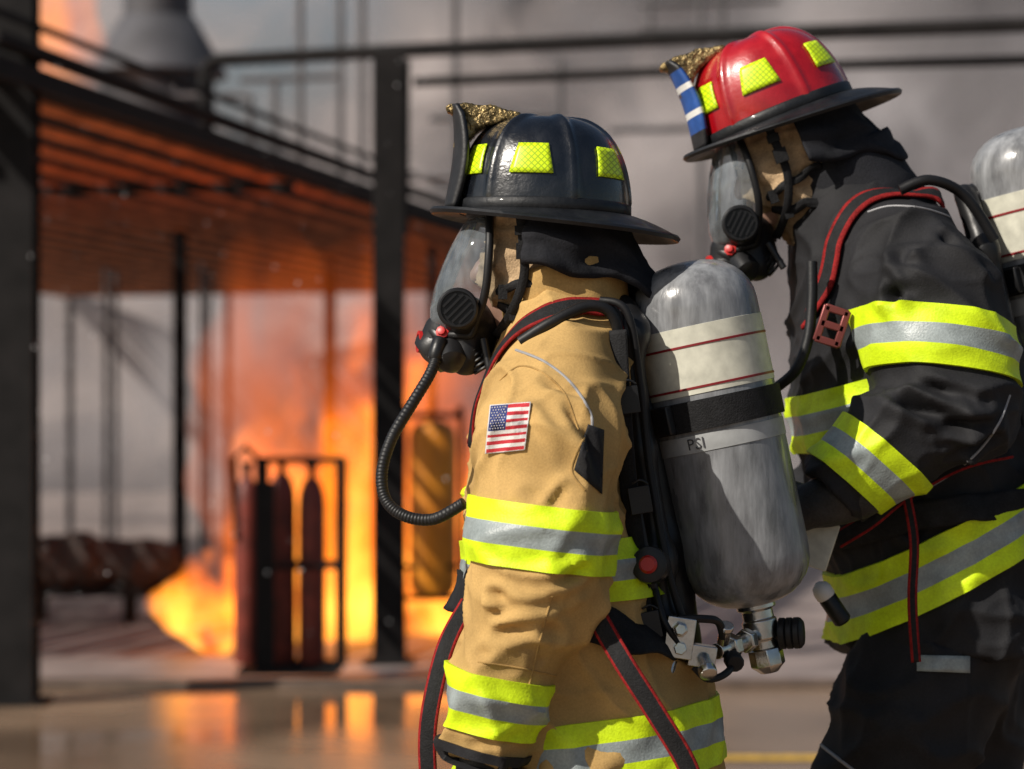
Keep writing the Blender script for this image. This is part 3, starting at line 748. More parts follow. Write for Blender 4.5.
mb=MB(); g0=Q1(650,565,-.175); mb.lathe([(.026,-.04),(.028,0),(.026,.012),(.019,.014)],g0,(-.2,-1,.1),28); mb.lathe([(.012,.012),(.0135,.02),(.010,.026)],g0,(-.2,-1,.1),24,1); mb.build('alarm_button',[PLA,REDP],ap1)
s1=[Q1(488,440,-.06),Q1(490,385,-.10),Q1(505,355,-.115),Q1(535,330,-.12),Q1(570,313,-.12),Q1(605,310,-.11),Q1(632,325,-.10)]
strap('shoulder_strap',s1,Bc1,.036,ap1,.008,edge=.16); strap('shoulder_strap',[mirr(p,Y1)+Vector((.03,.03,-.03)) for p in s1],Bc1,.036,ap1,.008,edge=.16)
mb=MB(); mb.tube([Q1(520,342,-.16),Q1(552,322,-.165),Q1(590,306,-.15),Q1(615,320,-.14),Q1(622,380,-.13),Q1(630,470,-.14),Q1(646,560,-.15),Q1(664,630,-.13)],.0085,10,cm=8); mb.build('pressure_hose',RUB,ap1)
mb=MB(); mb.tube([Q1(600,300,-.12),Q1(627,312,-.13),Q1(640,380,-.12),Q1(650,470,-.12),Q1(668,570,-.13),Q1(690,640,-.12)],.006,10,cm=8); mb.build('gauge_hose',RUB,ap1)
mb=MB(); mb.tube([Q1(655,590,-.15),Q1(664,620,-.17),Q1(676,640,-.17),Q1(690,660,-.16),Q1(712,668,-.14)],.005,10,cm=8); mb.build('gauge_hose',RUB,ap1)
for x,y,a in ((628,400,8),(640,500,10),(650,625,12)):
    mb=MB(); mb.box(Q1(x,y,-.165),(.016,.006,.02),Matrix.Rotation(R(-a),3,'Y')); mb.tube([Q1(x-8,y-16,-.17),Q1(x,y-20,-.172),Q1(x+8,y-16,-.17)],.002,6,cm=4); mb.build('hose_clip',PLA,ap1,bevel=.002)
strap('side_strap',[Q1(618,330,-.15),Q1(622,400,-.155),Q1(628,480,-.155),Q1(638,560,-.155),Q1(646,640,-.15)],None,.026,ap1,nrm=Vector((-.3,-1,0)).normalized(),mats=(WEB,WEB))
strap('hanging_strap',[Q1(584,590,-.23),Q1(600,622,-.26),Q1(625,665,-.29),Q1(655,712,-.30),Q1(690,772,-.30),Q1(700,830,-.29)],None,.030,ap1,nrm=Vector((-.3,-1,.1)).normalized(),edge=.13)
strap('hanging_strap',[Q1(470,600,-.1),Q1(448,640,-.16),Q1(434,690,-.18),Q1(427,740,-.18),Q1(430,800,-.17)],None,.028,ap1,nrm=Vector((-.45,-1,.0)).normalized(),edge=.13)
strap('waist_strap',[Q1(680,640,-.14),Q1(640,632,-.22),Q1(560,612,-.225),Q1(475,590,-.12),Q1(448,590,0),Q1(475,590,.12),Q1(560,612,.225),Q1(640,632,.22),Q1(680,640,.14)],Bt1,.06,ap1,.006,mats=(WEB,WEB))
regulator(ap1,xf1)
path=catmull([Q1(440,346,-.05),Q1(431,372,-.06),Q1(412,404,-.08),Q1(392,438,-.1),Q1(382,472,-.11),Q1(386,500,-.12),Q1(405,516,-.13),Q1(434,519,-.14),Q1(464,503,-.16)],60)
mb=MB(); mb.tube(path,lambda t:.0088+.0003*math.sin(t*480*.9),12); mb.build('air_hose',RUB,ap1,smooth=80)
mb=MB(); mb.lathe([(.009,0),(.012,.004),(.012,.03),(.009,.036)],Q1(441,338,-.045),(Q1(431,372,-.06)-Q1(441,338,-.045)),18); mb.build('hose_fitting',PLA,ap1)

# ================================================================== FIREFIGHTER 2 (black coat)
ff2=thing('person','taller firefighter in black turnout coat and red helmet, forearm raised behind the air cylinder','person',(Q2(920,420).x,Y2,0))
xf2=Matrix.Translation(P(785,120,Y2))@Matrix.Rotation(R(-19),4,'Y')
sl2=[(Q2(905,256,-.155),.100),(Q2(926,300,-.205),.110),(Q2(940,352,-.235),.112),(Q2(960,398,-.255),.096),(Q2(892,442,-.275),.084),(Q2(830,496,-.275),.073)]
sl2f=[(mirr(p,Y2),r) for p,r in sl2[:4]]+[(mirr(Q2(880,470,-.2),Y2),.083),(mirr(Q2(820,520,-.1),Y2),.068)]
J2={'armn':[Q2(905,255,-.17),Q2(960,402,-.255),Q2(830,494,-.272)],'armf':[p for p,r in (sl2f[0],sl2f[3],sl2f[5])],'sl_n':sl2,'sl_f':sl2f,
    'legn':[Q2(925,665,-.11),Q2(845,935,-.13),Vector((Q2(905,0).x,Y2-.14,.11))],'legf':[Q2(950,665,.11),Q2(965,935,.13),Vector((Q2(1010,0).x,Y2+.14,.11))]}
rows2=px_rows(Q2,[(172,852,46,.08),(195,862,60,.12),(222,872,76,.17),(255,882,92,.208),(330,894,103,.225),(420,905,111,.226),(520,926,110,.222),(600,940,108,.232),(650,948,112,.24)],Y2)
f2=[(Q2(822,503,-.285),tuple(Q2(788,512,-.275)-Q2(822,503,-.285)),(-.1,.75,-.6),-1,.7),(mirr(Q2(810,526,-.1),Y2),(-.9,-.3,-.3),(0,-.8,-.5),1,.6)]
c2=lambda a,b,w,d,v=-.35:(tuple(Q2(*a,v)),tuple(Q2(*b,v)),w,d)
cr2=[c2((870,388),(965,426),.010,.020),c2((890,376),(985,402),.009,.013),c2((862,300),(930,290),.009,.011,-.3),c2((880,240),(940,300),.010,.012,-.29),c2((940,220),(970,300),.009,.012,-.27),
     c2((930,430),(1000,420),.008,.014),c2((800,280),(850,330),.012,.014,-.2),c2((880,520),(960,540),.012,.010,-.22),c2((860,470),(940,560),.010,.009,-.22),c2((970,470),(940,540),.010,.010,-.2),
     c2((900,250),(990,275),.008,.011,-.28),c2((885,270),(905,320),.008,.011,-.3),c2((950,455),(1000,435),.008,.013,-.33)]
co2,Bc2,Bt2,Ba2,Bf2,tro2,Btr2=person(ff2,Y2,xf2,J2,rows2,Q2(850,215),(BLK,BLK,BLK),cr2,-3,88,(HRED,BRIM,'glossy red ribbed fire helmet with lime reflectors',[LEA,BLUE,WHT]),f2,.85)
band('reflective_band',Ba2,Q2(938,349,-.235),Q2(933,402,-.25)-Q2(943,298,-.22),.094,co2,R0=.2,off=.008)
band('reflective_band',Ba2,Q2(864,465,-.275),Q2(828,506,-.275)-Q2(897,426,-.275),.086,co2,R0=.16,off=.008)
band('reflective_band',Bf2,sl2f[2][0],sl2f[3][0]-sl2f[1][0],.1,co2,R0=.2)
band('reflective_band',Bt2,Q2(902,395),tl(16),.096,co2,R0=.4,off=.008)
band('reflective_band',Bt2,Q2(936,551),tl(28),.100,co2,R0=.42,off=.009)
seam('seam',Bc2,[(868,212),(892,206),(930,210),(970,228),(1000,262)],co2,PIPING,.002)
seam('seam',Bc2,[(915,495),(945,478),(975,455),(998,425),(1010,395)],co2,PIPING,.002)
seam('seam',Btr2,[(795,722),(815,740),(840,760),(860,775)],tro2,PIPING,.003)
mb=MB(); rows=[]
for i,(y,cx,hx,b) in enumerate([(226,862,66,.13),(200,852,56,.104),(178,842,52,.096),(162,836,52,.092),(158,835,50,.09)]):
    c=Q2(cx,y)
    rows.append([Vector((c.x+hx*S*Y2*math.cos(a),Y2+b*math.sin(a),c.z+.05*math.cos(a))) for a in [2*math.pi*k/64 for k in range(64)]])
mb.grid(rows,0,True); mb.build('collar',FLAP,co2,smooth=80,solid=.008)
decal('trouser_tag',Btr2,[(917,655),(970,656),(970,673),(917,671)],6,4,lambda u,v:0,[SILV],tro2,.004)
ap2=thing('breathing_apparatus','second air pack at the right edge, on the back of the black coat','breathing apparatus',tuple(Q2(1050,330)))
A2,B2=Q2(1018,128),Q2(1096,462); cy2,ax2,Ln2=air_pack(ap2,A2,B2,RC); valve(ap2,B2,ax2)
g=Grid((Q2(940,0).x,Y2-.22,Q2(0,560).z),(Q2(1110,0).x,Y2+.22,Q2(0,160).z),.008)
d=g.chain([Q2(975,200),Q2(1005,330),Q2(1025,420),Q2(1045,510)],[.03,.03,.032,.035],.02)
for s in (-1,1): d=smin(d,g.chain([Q2(965,195,.05*s),Q2(985,250,.085*s),Q2(1010,350,.09*s),Q2(1040,500,.11*s)],[.02,.022,.02,.024],.02),.02)
d=smin(d,g.cap(Q2(1030,500,-.13),Q2(1030,500,.13),.034,.034),.03)
organic('back_frame',surf(g,d,2),PLA,ap2)
s2=[Q2(824,330,-.12),Q2(828,280,-.16),Q2(838,236,-.16),Q2(860,200,-.15),Q2(890,184,-.14),Q2(925,182,-.13),Q2(965,200,-.11)]
strap('shoulder_strap',s2,Bc2,.038,ap2,.008,edge=.22); strap('shoulder_strap',[mirr(p,Y2)+Vector((.07,.06,-.07)) for p in s2],Bc2,.038,ap2,.008,edge=.22)
mb=MB(); mb.tube([Q2(900,190,-.17),Q2(930,180,-.17),Q2(965,196,-.15),Q2(995,240,-.14)],.009,10,cm=8); mb.build('pressure_hose',RUB,ap2)
mb=MB(); mb.tube([Q2(812,262,-.2),Q2(812,300,-.21),Q2(808,340,-.22),Q2(796,370,-.22),Q2(776,388,-.2)],.009,10,cm=10); mb.build('air_hose',RUB,ap2)
mb=MB(); pc=Q2(832,326,-.235)
rt=Matrix.Rotation(R(18),3,'Y')
for q in (-1,1): mb.box(pc+rt@Vector((q*.017,0,0)),(.006,.004,.03),rt)
for q in (-1,0,1): mb.box(pc+rt@Vector((0,0,q*.026)),(.02,.004,.006),rt)
mb.build('strap_buckle',mat('faded_red_metal',(.2,.05,.045),.4,metal=.4),ap2,bevel=.002)
strap('waist_strap',[Q2(1045,500,-.13),Q2(1000,505,-.22),Q2(940,512,-.23),Q2(870,530,-.2),Q2(822,540,-.05),Q2(822,540,.06),Q2(870,530,.2),Q2(940,512,.23),Q2(1000,505,.22)],Bt2,.045,ap2,.008,mats=(WEB,WEB))
strap('hanging_strap',[Q2(905,490,-.25),Q2(914,540,-.27),Q2(912,600,-.28),Q2(916,662,-.28)],None,.014,ap2,nrm=Vector((0,-1,0)),edge=.25,mats=(REDW,WEB))
strap('hip_strap',[Q2(838,540,-.22),Q2(870,520,-.26),Q2(905,492,-.25),Q2(960,462,-.24),Q2(1010,450,-.2)],None,.028,ap2,nrm=Vector((-.2,-1,.3)).normalized(),edge=.12)
regulator(ap2,xf2)
mb=MB(); rt=Matrix.Rotation(R(18),3,'Y')@Matrix.Rotation(R(-15),3,'Z'); mb.box(Q2(815,543,-.27),(.03,.003,.038),rt)
tag(mb.build('tag_card',CREAM,None,bevel=.002),'pale blank card hanging under the black glove of the red helmeted firefighter','card')
fl=thing('flashlight','small black torch with white head at the waist of the black coat','flashlight',tuple(Q2(826,592,-.24)))
mb=MB(); axf=Vector((.55,.1,-.8)); o=Q2(822,590,-.24); mb.lathe([(.012,.012),(.015,.016),(.015,.06),(.011,.064)],o,axf,20); mb.build('barrel',PLA,fl)
mb=MB(); mb.lathe([(.004,-.014),(.013,-.008),(.016,0),(.016,.012),(.013,.016)],o,axf,20); mb.build('lamp_head',WHT,fl)

# ================================================================== SETTING
def ground_mat():
    m,nt,b=base_mat('wet_concrete'); L=nt.links
    tc=nn(nt,'ShaderNodeTexCoord'); n=nn(nt,'ShaderNodeTexNoise'); n.inputs['Scale'].default_value=.7; n.inputs['Detail'].default_value=7
    L.new(tc.outputs['Object'],n.inputs['Vector'])
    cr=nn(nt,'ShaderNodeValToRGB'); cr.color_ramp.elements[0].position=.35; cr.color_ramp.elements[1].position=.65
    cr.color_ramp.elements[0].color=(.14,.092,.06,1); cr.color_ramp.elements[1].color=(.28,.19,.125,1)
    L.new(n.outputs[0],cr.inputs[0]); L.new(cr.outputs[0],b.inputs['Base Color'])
    mr=nn(nt,'ShaderNodeMapRange'); mr.inputs[1].default_value=.35; mr.inputs[2].default_value=.65; mr.inputs[3].default_value=.05; mr.inputs[4].default_value=.30
    L.new(n.outputs[0],mr.inputs[0]); L.new(mr.outputs[0],b.inputs['Roughness'])
    n2=nn(nt,'ShaderNodeTexNoise'); n2.inputs['Scale'].default_value=9; L.new(tc.outputs['Object'],n2.inputs['Vector'])
    bp=nn(nt,'ShaderNodeBump'); bp.inputs['Strength'].default_value=.14; bp.inputs['Distance'].default_value=.01; L.new(n2.outputs[0],bp.inputs['Height']); L.new(bp.outputs[0],b.inputs['Normal'])
    return m
GM=ground_mat()
GR=mat('pale_gravel',(.25,.205,.19),.5,var=.5,vscale=2,bump=.5,bscale=20,bdist=.02,detail=8)
def sheet(name,x0,x1,y0,y1,z,m):
    mb=MB(); mb.grid([[(x0+(x1-x0)*j/8,y0+(y1-y0)*i/8,z) for j in range(9)] for i in range(9)]); o=mb.build(name,m,None,recalc=False); o['kind']='structure'; return o
sheet('ground',-300,300,-60,600,0,GR)
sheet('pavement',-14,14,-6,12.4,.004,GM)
mb=MB(); mb.box((-2,12.5,.02),(12,.09,.02)); k=mb.build('kerb',mat('dark_kerb',(.12,.085,.065),.5,var=.3),None,bevel=.01); k['kind']='structure'
mb=MB(); mb.grid([[(x,y,.0085) for x in (.2,4)] for y in (9.75,9.9)]); k=mb.build('painted_line',mat('worn_yellow_paint',(.6,.36,.04),.5,var=.3,vscale=20),None,recalc=False); k['kind']='structure'

# ---- steel training structure
st=thing('steel_structure','dark steel post and platform structure with slatted deck coloured firelit orange and pipe rails','steel structure',(-1.5,14,0))
def ibeam_post(px,Y,top,w=.19,half=True):
    x=(px-512)*S*Y; mb=MB(); z1=top
    mb.box((x,Y-w/2+.01,z1/2),(w/2,.01,z1/2)); mb.box((x,Y+w/2-.01,z1/2),(w/2,.01,z1/2)); mb.box((x,Y,z1/2),(.009,w/2-.021,z1/2))
    mb.box((x,Y,.012),(w*.8,w*.8,.012))
    for zz in np.arange(.4,z1,.45): mb.box((x,Y,zz),(w*.49,w/2-.022,.007))
    return mb.build('post',IRON,st)
ibeam_post(17,11.75,5.2,.19); ibeam_post(389,13.7,3.45,.175); ibeam_post(180,20.5,3.0,.11); ibeam_post(-60,17,3.0,.16); ibeam_post(330,24,3.0,.11)
dv=Vector((.212,.977,0)).normalized(); pv=Vector((-.977,.212,0)); e0=Vector((-2.42,11.2,3.03))
mb=MB(); mc=MB(); ends=[]
for i in range(0,20):
    o=e0+pv*(.40*i); Li=min(19,(-.35-o.x)/dv.x); e=o+dv*Li; ends.append(e)
    mb.bar(o,e,.06,.10)
    if i: 
        q=Vector((0,0,-.035)); mc.bar(o+q-pv*.12,e+q-pv*.12,.10,.03); mb.bar(o-pv*.25,e-pv*.25,.04,.07)  # slats carry the painted firelight under the deck
mb.build('deck_bars',IRON,st); mc.build('deck_slats',FIRELIT,st)
mb=MB(); mb.bar(e0+Vector((0,0,.13)),ends[0]+Vector((0,0,.13)),.1,.05); mb.bar(e0+Vector((0,0,.26)),ends[0]+Vector((0,0,.26)),.03,.03); mb.build('edge_beam',IRON,st)
mb=MB(); 
for a,b in zip(ends[:-1],ends[1:]): mb.bar(a,b,.08,.10)
mb.build('end_beam',IRON,st)
mb=MB(); o=e0+dv*4.7+Vector((0,0,-.12)); mb.bar(o,o+pv*7,.04,.06); mb.build('joist',IRON,st)
def pipe(name,pts,r,m,parent,cm=0):
    mb=MB(); mb.tube(pts,r,10,cm=cm); return mb.build(name,m,parent)
pipe('rail',[P(206,130,15.2),P(205,74,15.2),P(209,64,15.2),P(220,60,15.2),P(415,50,14.6),P(790,33,13.8),P(1100,22,13.2)],.045,IRON,st)
pipe('rail',[P(415,82,14.6),P(800,66,13.9),P(1100,58,13.4)],.03,IRON,st)
pipe('rail',[P(405,60,14.4),P(404,235,14.4)],.03,IRON,st)
pipe('rail',[P(432,245,16),P(432,430,16)],.03,IRON,st)
pipe('rail',[P(405,178,15),P(500,176,15)],.02,GREYS,st)

# ---- gas cylinders on their rack
def gas_cyl(x,Y,h,r,label):
    t=thing('gas_cylinder',label,'gas cylinder',(x,Y,.1),'gas cylinders in the burning rack')
    mb=MB(); mb.lathe([(r*.9,.1),(r,.12),(r,h-.16),(r*.92,h-.09),(r*.65,h-.03),(r*.3,h)],(x,Y,0),(0,0,1),24); mb.build('tank',GASC,t)
    mb=MB(); mb.lathe([(.02,h-.005),(.022,h+.05),(.035,h+.055),(.035,h+.075),(.01,h+.08)],(x,Y,0),(0,0,1),14); mb.build('valve',IRON,t)
    return t
Yg=12.7; gx=lambda px:(px-512)*S*Yg
gas_cyl(gx(247),Yg,1.08,.068,'leftmost dark red gas cylinder of the three in the rack')
gas_cyl(gx(281),Yg+.05,1.10,.075,'middle dark red gas cylinder of the three in the rack')
gas_cyl(gx(311),Yg+.05,1.08,.072,'rightmost dark red gas cylinder of the three in the rack')
rk=thing('cylinder_rack','dark steel rack holding gas cylinders in front of the fire','rack',(gx(290),Yg,0))
mb=MB()
for px in (262,341):
    for dy in (-.14,.16): mb.tube([(gx(px),Yg+dy,.08),(gx(px),Yg+dy,1.17)],.02,8)
for z in (.09,.62,1.17):
    for dy in (-.14,.16): mb.tube([(gx(258),Yg+dy,z),(gx(343),Yg+dy,z)],.016,8)
    for px in (262,341): mb.tube([(gx(px),Yg-.14,z),(gx(px),Yg+.16,z)],.014,8)
mb.build('frame',IRON,rk)
mb=MB(); mb.box((gx(268),Yg-.155,.56),(.05,.006,.5)); mb.build('panel',IRON,rk)
mb=MB(); mb.box((gx(290),Yg,.07),(.26,.2,.012)); mb.build('base_plate',IRON,rk)
pipe('handle',[(gx(241),Yg-.15,.75),(gx(238),Yg-.2,1.18),(gx(250),Yg-.2,1.24),(gx(262),Yg-.14,1.17)],.016,IRON,rk)
# ---- orange tank
Yo=14.2; ox=(433-512)*S*Yo
ot=thing('orange_tank','upright orange tank in a dark hoop frame right of the steel post','tank',(ox,Yo,0))
z0=CZ+(HZ-600)*S*Yo; z1=CZ+(HZ-420)*S*Yo
mb=MB(); mb.lathe([(.05,z0),(.12,z0+.04),(.14,z0+.1),(.14,z1-.1),(.12,z1-.04),(.05,z1)],(ox,Yo,0),(0,0,1),28); mb.build('vessel',ORNG,ot)
mb=MB(); 
for s in (-1,1): mb.tube([(ox+s*.17,Yo-.1,0),(ox+s*.17,Yo-.1,z1-.04),(ox+s*.13,Yo-.1,z1+.02),(ox,Yo-.1,z1+.03)],.018,8,cm=5)
for z in (z0+.02,z0+.2): mb.tube([(ox-.17,Yo-.1,z),(ox+.17,Yo-.1,z)],.014,8)
mb.build('frame',IRON,ot)
# ---- horizontal tank, left
Yh=16.5; hx=lambda px:(px-512)*S*Yh
ht=thing('horizontal_tank','rust brown scorched tank lying on legs low at the left','tank',(hx(85),Yh,0))
zc=CZ+(HZ-562)*S*Yh
g=Grid((hx(-30),Yh-.35,zc-.35),(hx(200),Yh+.35,zc+.35),.025); d=None
for a,b,r_ in ((5,40,.17),(48,84,.19),(92,126,.165),(134,160,.18)):
    c=g.cap((hx(a+8),Yh,zc),(hx(b-4),Yh,zc),r_,r_); d=c if d is None else smin(d,c,.02)
organic('vessel',surf(g,d,1,lambda V:wrinkle(V,.07,(5,5,5))+wrinkle(V,.03,(14,14,14),3)),RTNK,ht)
for px in (40,130):
    for dy in (-.15,.15): pipe('leg',[(hx(px),Yh+dy,0),(hx(px),Yh+dy,zc-.05)],.025,IRON,ht)
mb=MB(); mb.box((hx(85),Yh,zc-.2),(.62,.2,.025)); mb.build('cradle',IRON,ht)
# ---- silo far behind, raised on thin legs
Ys=25.6; sx=(158-512)*S*Ys; zt_=CZ+(HZ-40)*S*Ys; zb_=CZ+(HZ-190)*S*Ys
si=thing('silo','dark conical topped silo in the haze at upper left','silo',(sx,Ys,0))
mb=MB(); mb.lathe([(.12,zb_-.5),(.60,zb_),(.60,zt_-.4),(.63,zt_-.38)],(sx,Ys,0),(0,0,1),32); mb.build('wall',SILO,si)
mb=MB(); mb.lathe([(.74,zt_-.38),(.40,zt_+.22),(.38,zt_+.23)],(sx,Ys,0),(0,0,1),32); mb.build('roof',SILO,si)
mb=MB(); mb.lathe([(.36,zt_+.21),(.36,zt_+1.2),(.43,zt_+1.25),(.43,zt_+1.4)],(sx,Ys,0),(0,0,1),20); mb.build('chimney',SILO,si)
for ax_,ay_ in ((-.5,-.3),(.5,-.3),(-.5,.3),(.5,.3)): pipe('leg',[(sx+ax_,Ys+ay_,0),(sx+ax_,Ys+ay_,zb_+.1)],.03,GREYS,si)
# ---- hazy pipe frame behind
pf=thing('pipe_frame','faint grey pipework frame standing in the smoke behind the platform','pipework',(-3.2,24.5,0))
Yp=24.6
for a,b in (((70,300),(70,560)),((228,290),(228,580)),((150,97),(250,95)),((250,95),(250,150)),((275,78),(275,180)),((240,80),(340,76)),((340,-20),(340,200)),((362,-20),(362,180)),((300,-20),(300,170)),((700,-10),(700,420)),((722,-10),(722,420)),((640,4),(780,0)),((640,30),(780,27)),((650,-10),(650,30)),((560,60),(560,330)),((455,-10),(455,170)),((610,130),(700,128)),((430,118),(560,116))):
    pipe('pipe',[P(*a,Yp),P(*b,Yp)],.036,GREYS,pf)
# ---- flames
def flames(name,label,Y,tongues,m,h=.04,k=.12,wa=.16):
    lo=[1e9]*3;hi=[-1e9]*3; T=[]
    for pts in tongues:
        T.append([(P(x,y,Y+dy),r) for x,y,dy,r in pts])
        for p,r in T[-1]:
            for i in range(3): lo[i]=min(lo[i],p[i]-r-.15); hi[i]=max(hi[i],p[i]+r+.15)
    g=Grid(lo,hi,h); d=None
    for t in T:
        c=g.chain([p for p,r in t],[r for p,r in t],.1); d=c if d is None else smin(d,c,k)
    d=d+.05*np.sin(g.X*9+g.Z*5)*np.sin(g.Z*7-g.Y*6)
    o=organic(name,surf(g,d,2,lambda V:wrinkle(V,wa,(3,3,1.6))),m,None)
    return tag(o,label,'fire',kind='stuff')
flames('fire','tall orange flames burning behind the gas cylinders',15.2,[
 [(300,610,0,.30),(320,500,.1,.36),(302,430,0,.30),(292,360,0,.18)],
 [(350,610,.1,.34),(370,500,.2,.42),(390,410,.2,.38),(375,330,.2,.26)],
 [(262,590,.1,.26),(268,520,.2,.26),(256,440,.2,.18)],
 [(450,610,.4,.34),(450,480,.4,.36),(445,380,.4,.32),(430,310,.3,.2)]],fire_mat('fire_volume',8.0,0.1,2.3,3.2,.475,.003,.25,grad=.14,detail=8,absorb=1.6))
flames('fire','broad smoke haze made to glow orange as if firelit, rising under the platform edge',16.6,[  # self-glowing volume stands for smoke lit orange by the flames
 [(260,600,0,.3),(265,450,0,.5),(280,350,0,.55),(295,290,0,.4)],[(380,610,0,.5),(390,450,0,.6),(400,340,0,.55),(400,270,0,.35)],[(480,600,0,.4),(490,450,0,.5),(480,340,0,.45),(460,280,0,.25)]],
 fire_mat('fire_glow',1.35,.1,3.1,1.5,.33,.0,.55,(1,.13,.010),(1,.18,.014),(1,.24,.022),grad=.17,absorb=1.6,detail=4),.06,.3,.25)
flames('fire','low bright flames licking out to the left of the gas cylinder rack',14.2,[
 [(235,615,0,.16),(205,600,0,.17),(180,602,0,.12),(160,606,0,.05)],[(240,600,0,.15),(225,575,0,.12),(196,572,0,.06)],[(215,625,0,.12),(175,628,0,.07)]],fire_mat('fire_low',14,0,.9,5,.44,.01,detail=6,absorb=2),.025,.06)
flames('fire','faint flame rising beside the post at the top left corner',24,[[(50,90,0,.35),(55,40,0,.42),(62,-20,0,.38)]],fire_mat('fire_far',2.2,4,8,1.4,.42,.0,absorb=1),.08)
# ---- smoke
def smoke_mat():
    m,nt,b=base_mat('grey_smoke'); L=nt.links
    tc=nn(nt,'ShaderNodeTexCoord'); mp=nn(nt,'ShaderNodeMapping'); mp.inputs['Scale'].default_value=(1,1,.6); L.new(tc.outputs['Object'],mp.inputs[0])
    n=nn(nt,'ShaderNodeTexNoise'); n.inputs['Scale'].default_value=.22; n.inputs['Detail'].default_value=5; n.inputs['Distortion'].default_value=.8; L.new(mp.outputs[0],n.inputs['Vector'])
    cr=nn(nt,'ShaderNodeValToRGB'); cr.color_ramp.elements[0].position=.34; cr.color_ramp.elements[1].position=.66
    cr.color_ramp.elements[0].color=(.10,.094,.10,1); cr.color_ramp.elements[1].color=(.29,.275,.285,1)
    L.new(n.outputs[0],cr.inputs[0]); L.new(cr.outputs[0],b.inputs['Base Color']); b.inputs['Roughness'].default_value=1; b.inputs['Specular IOR Level'].default_value=0
    ds=nn(nt,'ShaderNodeVectorMath',operation='DISTANCE'); ds.inputs[1].default_value=(-4.6,46,10.5); L.new(tc.outputs['Object'],ds.inputs[0])
    ad=nn(nt,'ShaderNodeMath',operation='MULTIPLY_ADD'); ad.inputs[1].default_value=3.0; L.new(n.outputs[0],ad.inputs[0]); L.new(ds.outputs['Value'],ad.inputs[2])
    mr=nn(nt,'ShaderNodeMapRange'); mr.inputs[1].default_value=3.0; mr.inputs[2].default_value=6.0; mr.inputs[3].default_value=.15; L.new(ad.outputs[0],mr.inputs[0])
    L.new(mr.outputs[0],b.inputs['Alpha'])
    return m
mb=MB(); rows=[]
for i in range(41):
    rr=[]
    for j in range(81):
        x=-30+60*j/80; z=-.2+22*i/40
        nz=noise.noise(Vector((x*.25,z*.25,2)))*1.2+noise.noise(Vector((x*.7,z*.7,5)))*.3
        rr.append(Vector((x+nz*.4,46+nz,z)))
    rows.append(rr)
mb.grid(rows); tag(mb.build('smoke',smoke_mat(),None,smooth=180,recalc=False),'bank of grey smoke filling the background behind the steel structure','smoke',kind='stuff')
def wisp_mat(name,col,scale,amax,lo=.42,hi=.72):
    m=bpy.data.materials.new(name); m.use_nodes=True; nt=m.node_tree; nt.nodes.clear(); L=nt.links
    out=nn(nt,'ShaderNodeOutputMaterial'); tr=nn(nt,'ShaderNodeBsdfTransparent'); df=nn(nt,'ShaderNodeBsdfDiffuse'); df.inputs[0].default_value=(*col,1)
    tc=nn(nt,'ShaderNodeTexCoord'); n=nn(nt,'ShaderNodeTexNoise'); n.inputs['Scale'].default_value=scale; n.inputs['Detail'].default_value=6; n.inputs['Distortion'].default_value=1.4; L.new(tc.outputs['Object'],n.inputs['Vector'])
    mr=nn(nt,'ShaderNodeMapRange'); mr.inputs[1].default_value=lo; mr.inputs[2].default_value=hi; mr.inputs[4].default_value=amax; L.new(n.outputs[0],mr.inputs[0])
    sx=nn(nt,'ShaderNodeSeparateXYZ'); L.new(tc.outputs['Generated'],sx.inputs[0]); prev=mr.outputs[0]
    for ax_ in (0,2):
        a=nn(nt,'ShaderNodeMath',operation='SUBTRACT'); a.inputs[0].default_value=1; L.new(sx.outputs[ax_],a.inputs[1])
        b=nn(nt,'ShaderNodeMath',operation='MULTIPLY'); L.new(sx.outputs[ax_],b.inputs[0]); L.new(a.outputs[0],b.inputs[1])
        c=nn(nt,'ShaderNodeMath',operation='MULTIPLY'); c.use_clamp=True; c.inputs[1].default_value=5; L.new(b.outputs[0],c.inputs[0])
        d=nn(nt,'ShaderNodeMath',operation='MULTIPLY'); L.new(prev,d.inputs[0]); L.new(c.outputs[0],d.inputs[1]); prev=d.outputs[0]
    mx=nn(nt,'ShaderNodeMixShader'); L.new(prev,mx.inputs[0]); L.new(tr.outputs[0],mx.inputs[1]); L.new(df.outputs[0],mx.inputs[2]); L.new(mx.outputs[0],out.inputs['Surface']); return m
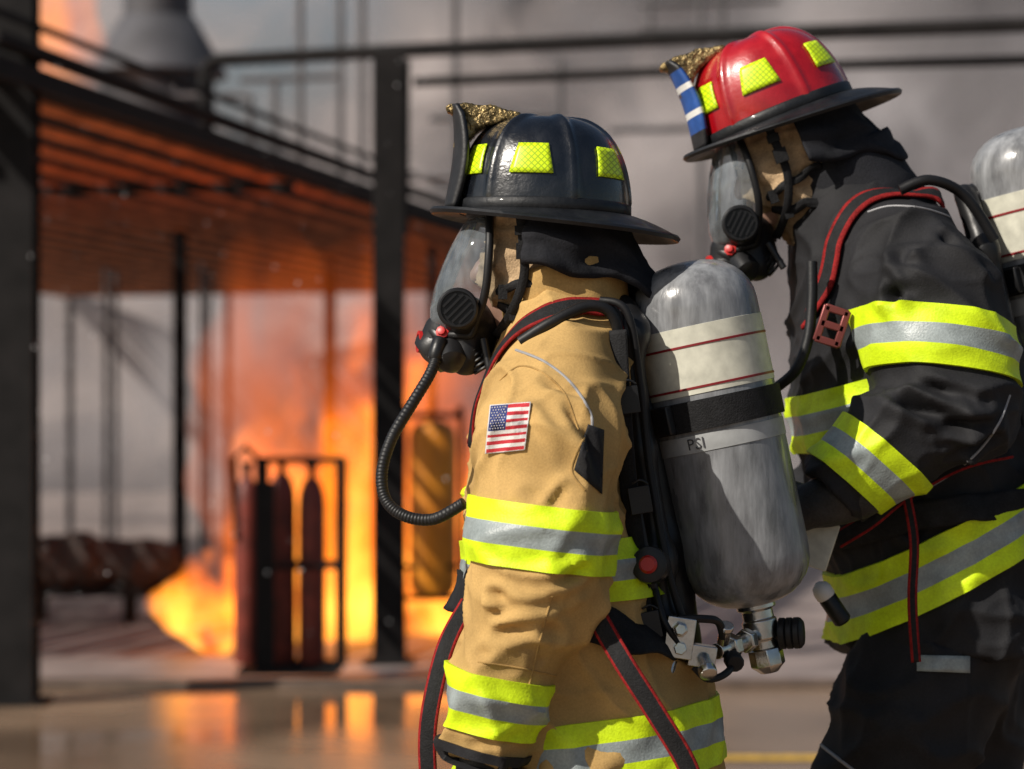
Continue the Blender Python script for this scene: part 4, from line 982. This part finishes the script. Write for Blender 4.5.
def wisp(label,x0,x1,z0,z1,Y,m,seed):
    mb=MB(); rows=[]
    for i in range(25):
        rr=[]
        for j in range(49):
            x=x0+(x1-x0)*j/48; z=z0+(z1-z0)*i/24
            rr.append(Vector((x,Y+noise.noise(Vector((x*.4,z*.4,seed)))*.7,z)))
        rows.append(rr)
    mb.grid(rows); tag(mb.build('smoke',m,None,smooth=180,recalc=False),label,'smoke',kind='stuff')
wisp('thin pale smoke drifting behind the silo and pipework',-14,5,-1.5,9,31.5,wisp_mat('pale_smoke',(.46,.41,.40),.45,.85,.36,.66),3)
wisp('thin grey smoke rising behind the two firefighters',-3,14,-1.5,11,33,wisp_mat('thin_smoke',(.19,.18,.187),.32,.7,.38,.66),8)
# ---- water spray
mb=MB()
for i in range(260):
    Y=random.uniform(8.5,17); x=random.uniform(20,470) if i%4 else random.uniform(20,330); y=random.uniform(60,640); 
    mb.sphere(P(x,y,Y),random.choice((.0018,.002,.0028,.0045)),0,6)
tag(mb.build('water_spray',mat('water_drops',(.8,.8,.82),.08,var=.02),None,recalc=False),'fine bright water drops drifting in front of the fire','water spray',kind='stuff')

# ================================================================== light, camera
sv=Vector((-.66,-.45,.62)).normalized()
w=bpy.data.worlds.new('World'); scene.world=w; w.use_nodes=True; nt=w.node_tree
bg=nt.nodes['Background']; sky=nt.nodes.new('ShaderNodeTexSky'); sky.sky_type='NISHITA'; sky.sun_disc=False
sky.sun_elevation=math.asin(sv.z); sky.sun_rotation=math.atan2(sv.x,sv.y); sky.air_density=1.2; sky.dust_density=2
nt.links.new(sky.outputs[0],bg.inputs[0]); bg.inputs[1].default_value=.064
ld=bpy.data.lights.new('sun','SUN'); ld.energy=5.0; ld.angle=R(.5); ld.color=(1,.93,.83)
lo_=bpy.data.objects.new('sun',ld); COL.objects.link(lo_); lo_.rotation_euler=sv.to_track_quat('Z','Y').to_euler(); lo_.location=(-5,-6,8)
cd=bpy.data.cameras.new('camera'); cd.lens=85; cd.sensor_width=36; cd.shift_y=(HZ-384.5)/1024; cd.clip_start=.1; cd.clip_end=2000
cd.dof.use_dof=True; cd.dof.focus_distance=3.6; cd.dof.aperture_fstop=3.4
cam=bpy.data.objects.new('camera',cd); COL.objects.link(cam); cam.location=CAM; cam.rotation_euler=(R(90),0,0); scene.camera=cam
scene.view_settings.view_transform='Standard'; scene.view_settings.look='None'; scene.view_settings.exposure=0
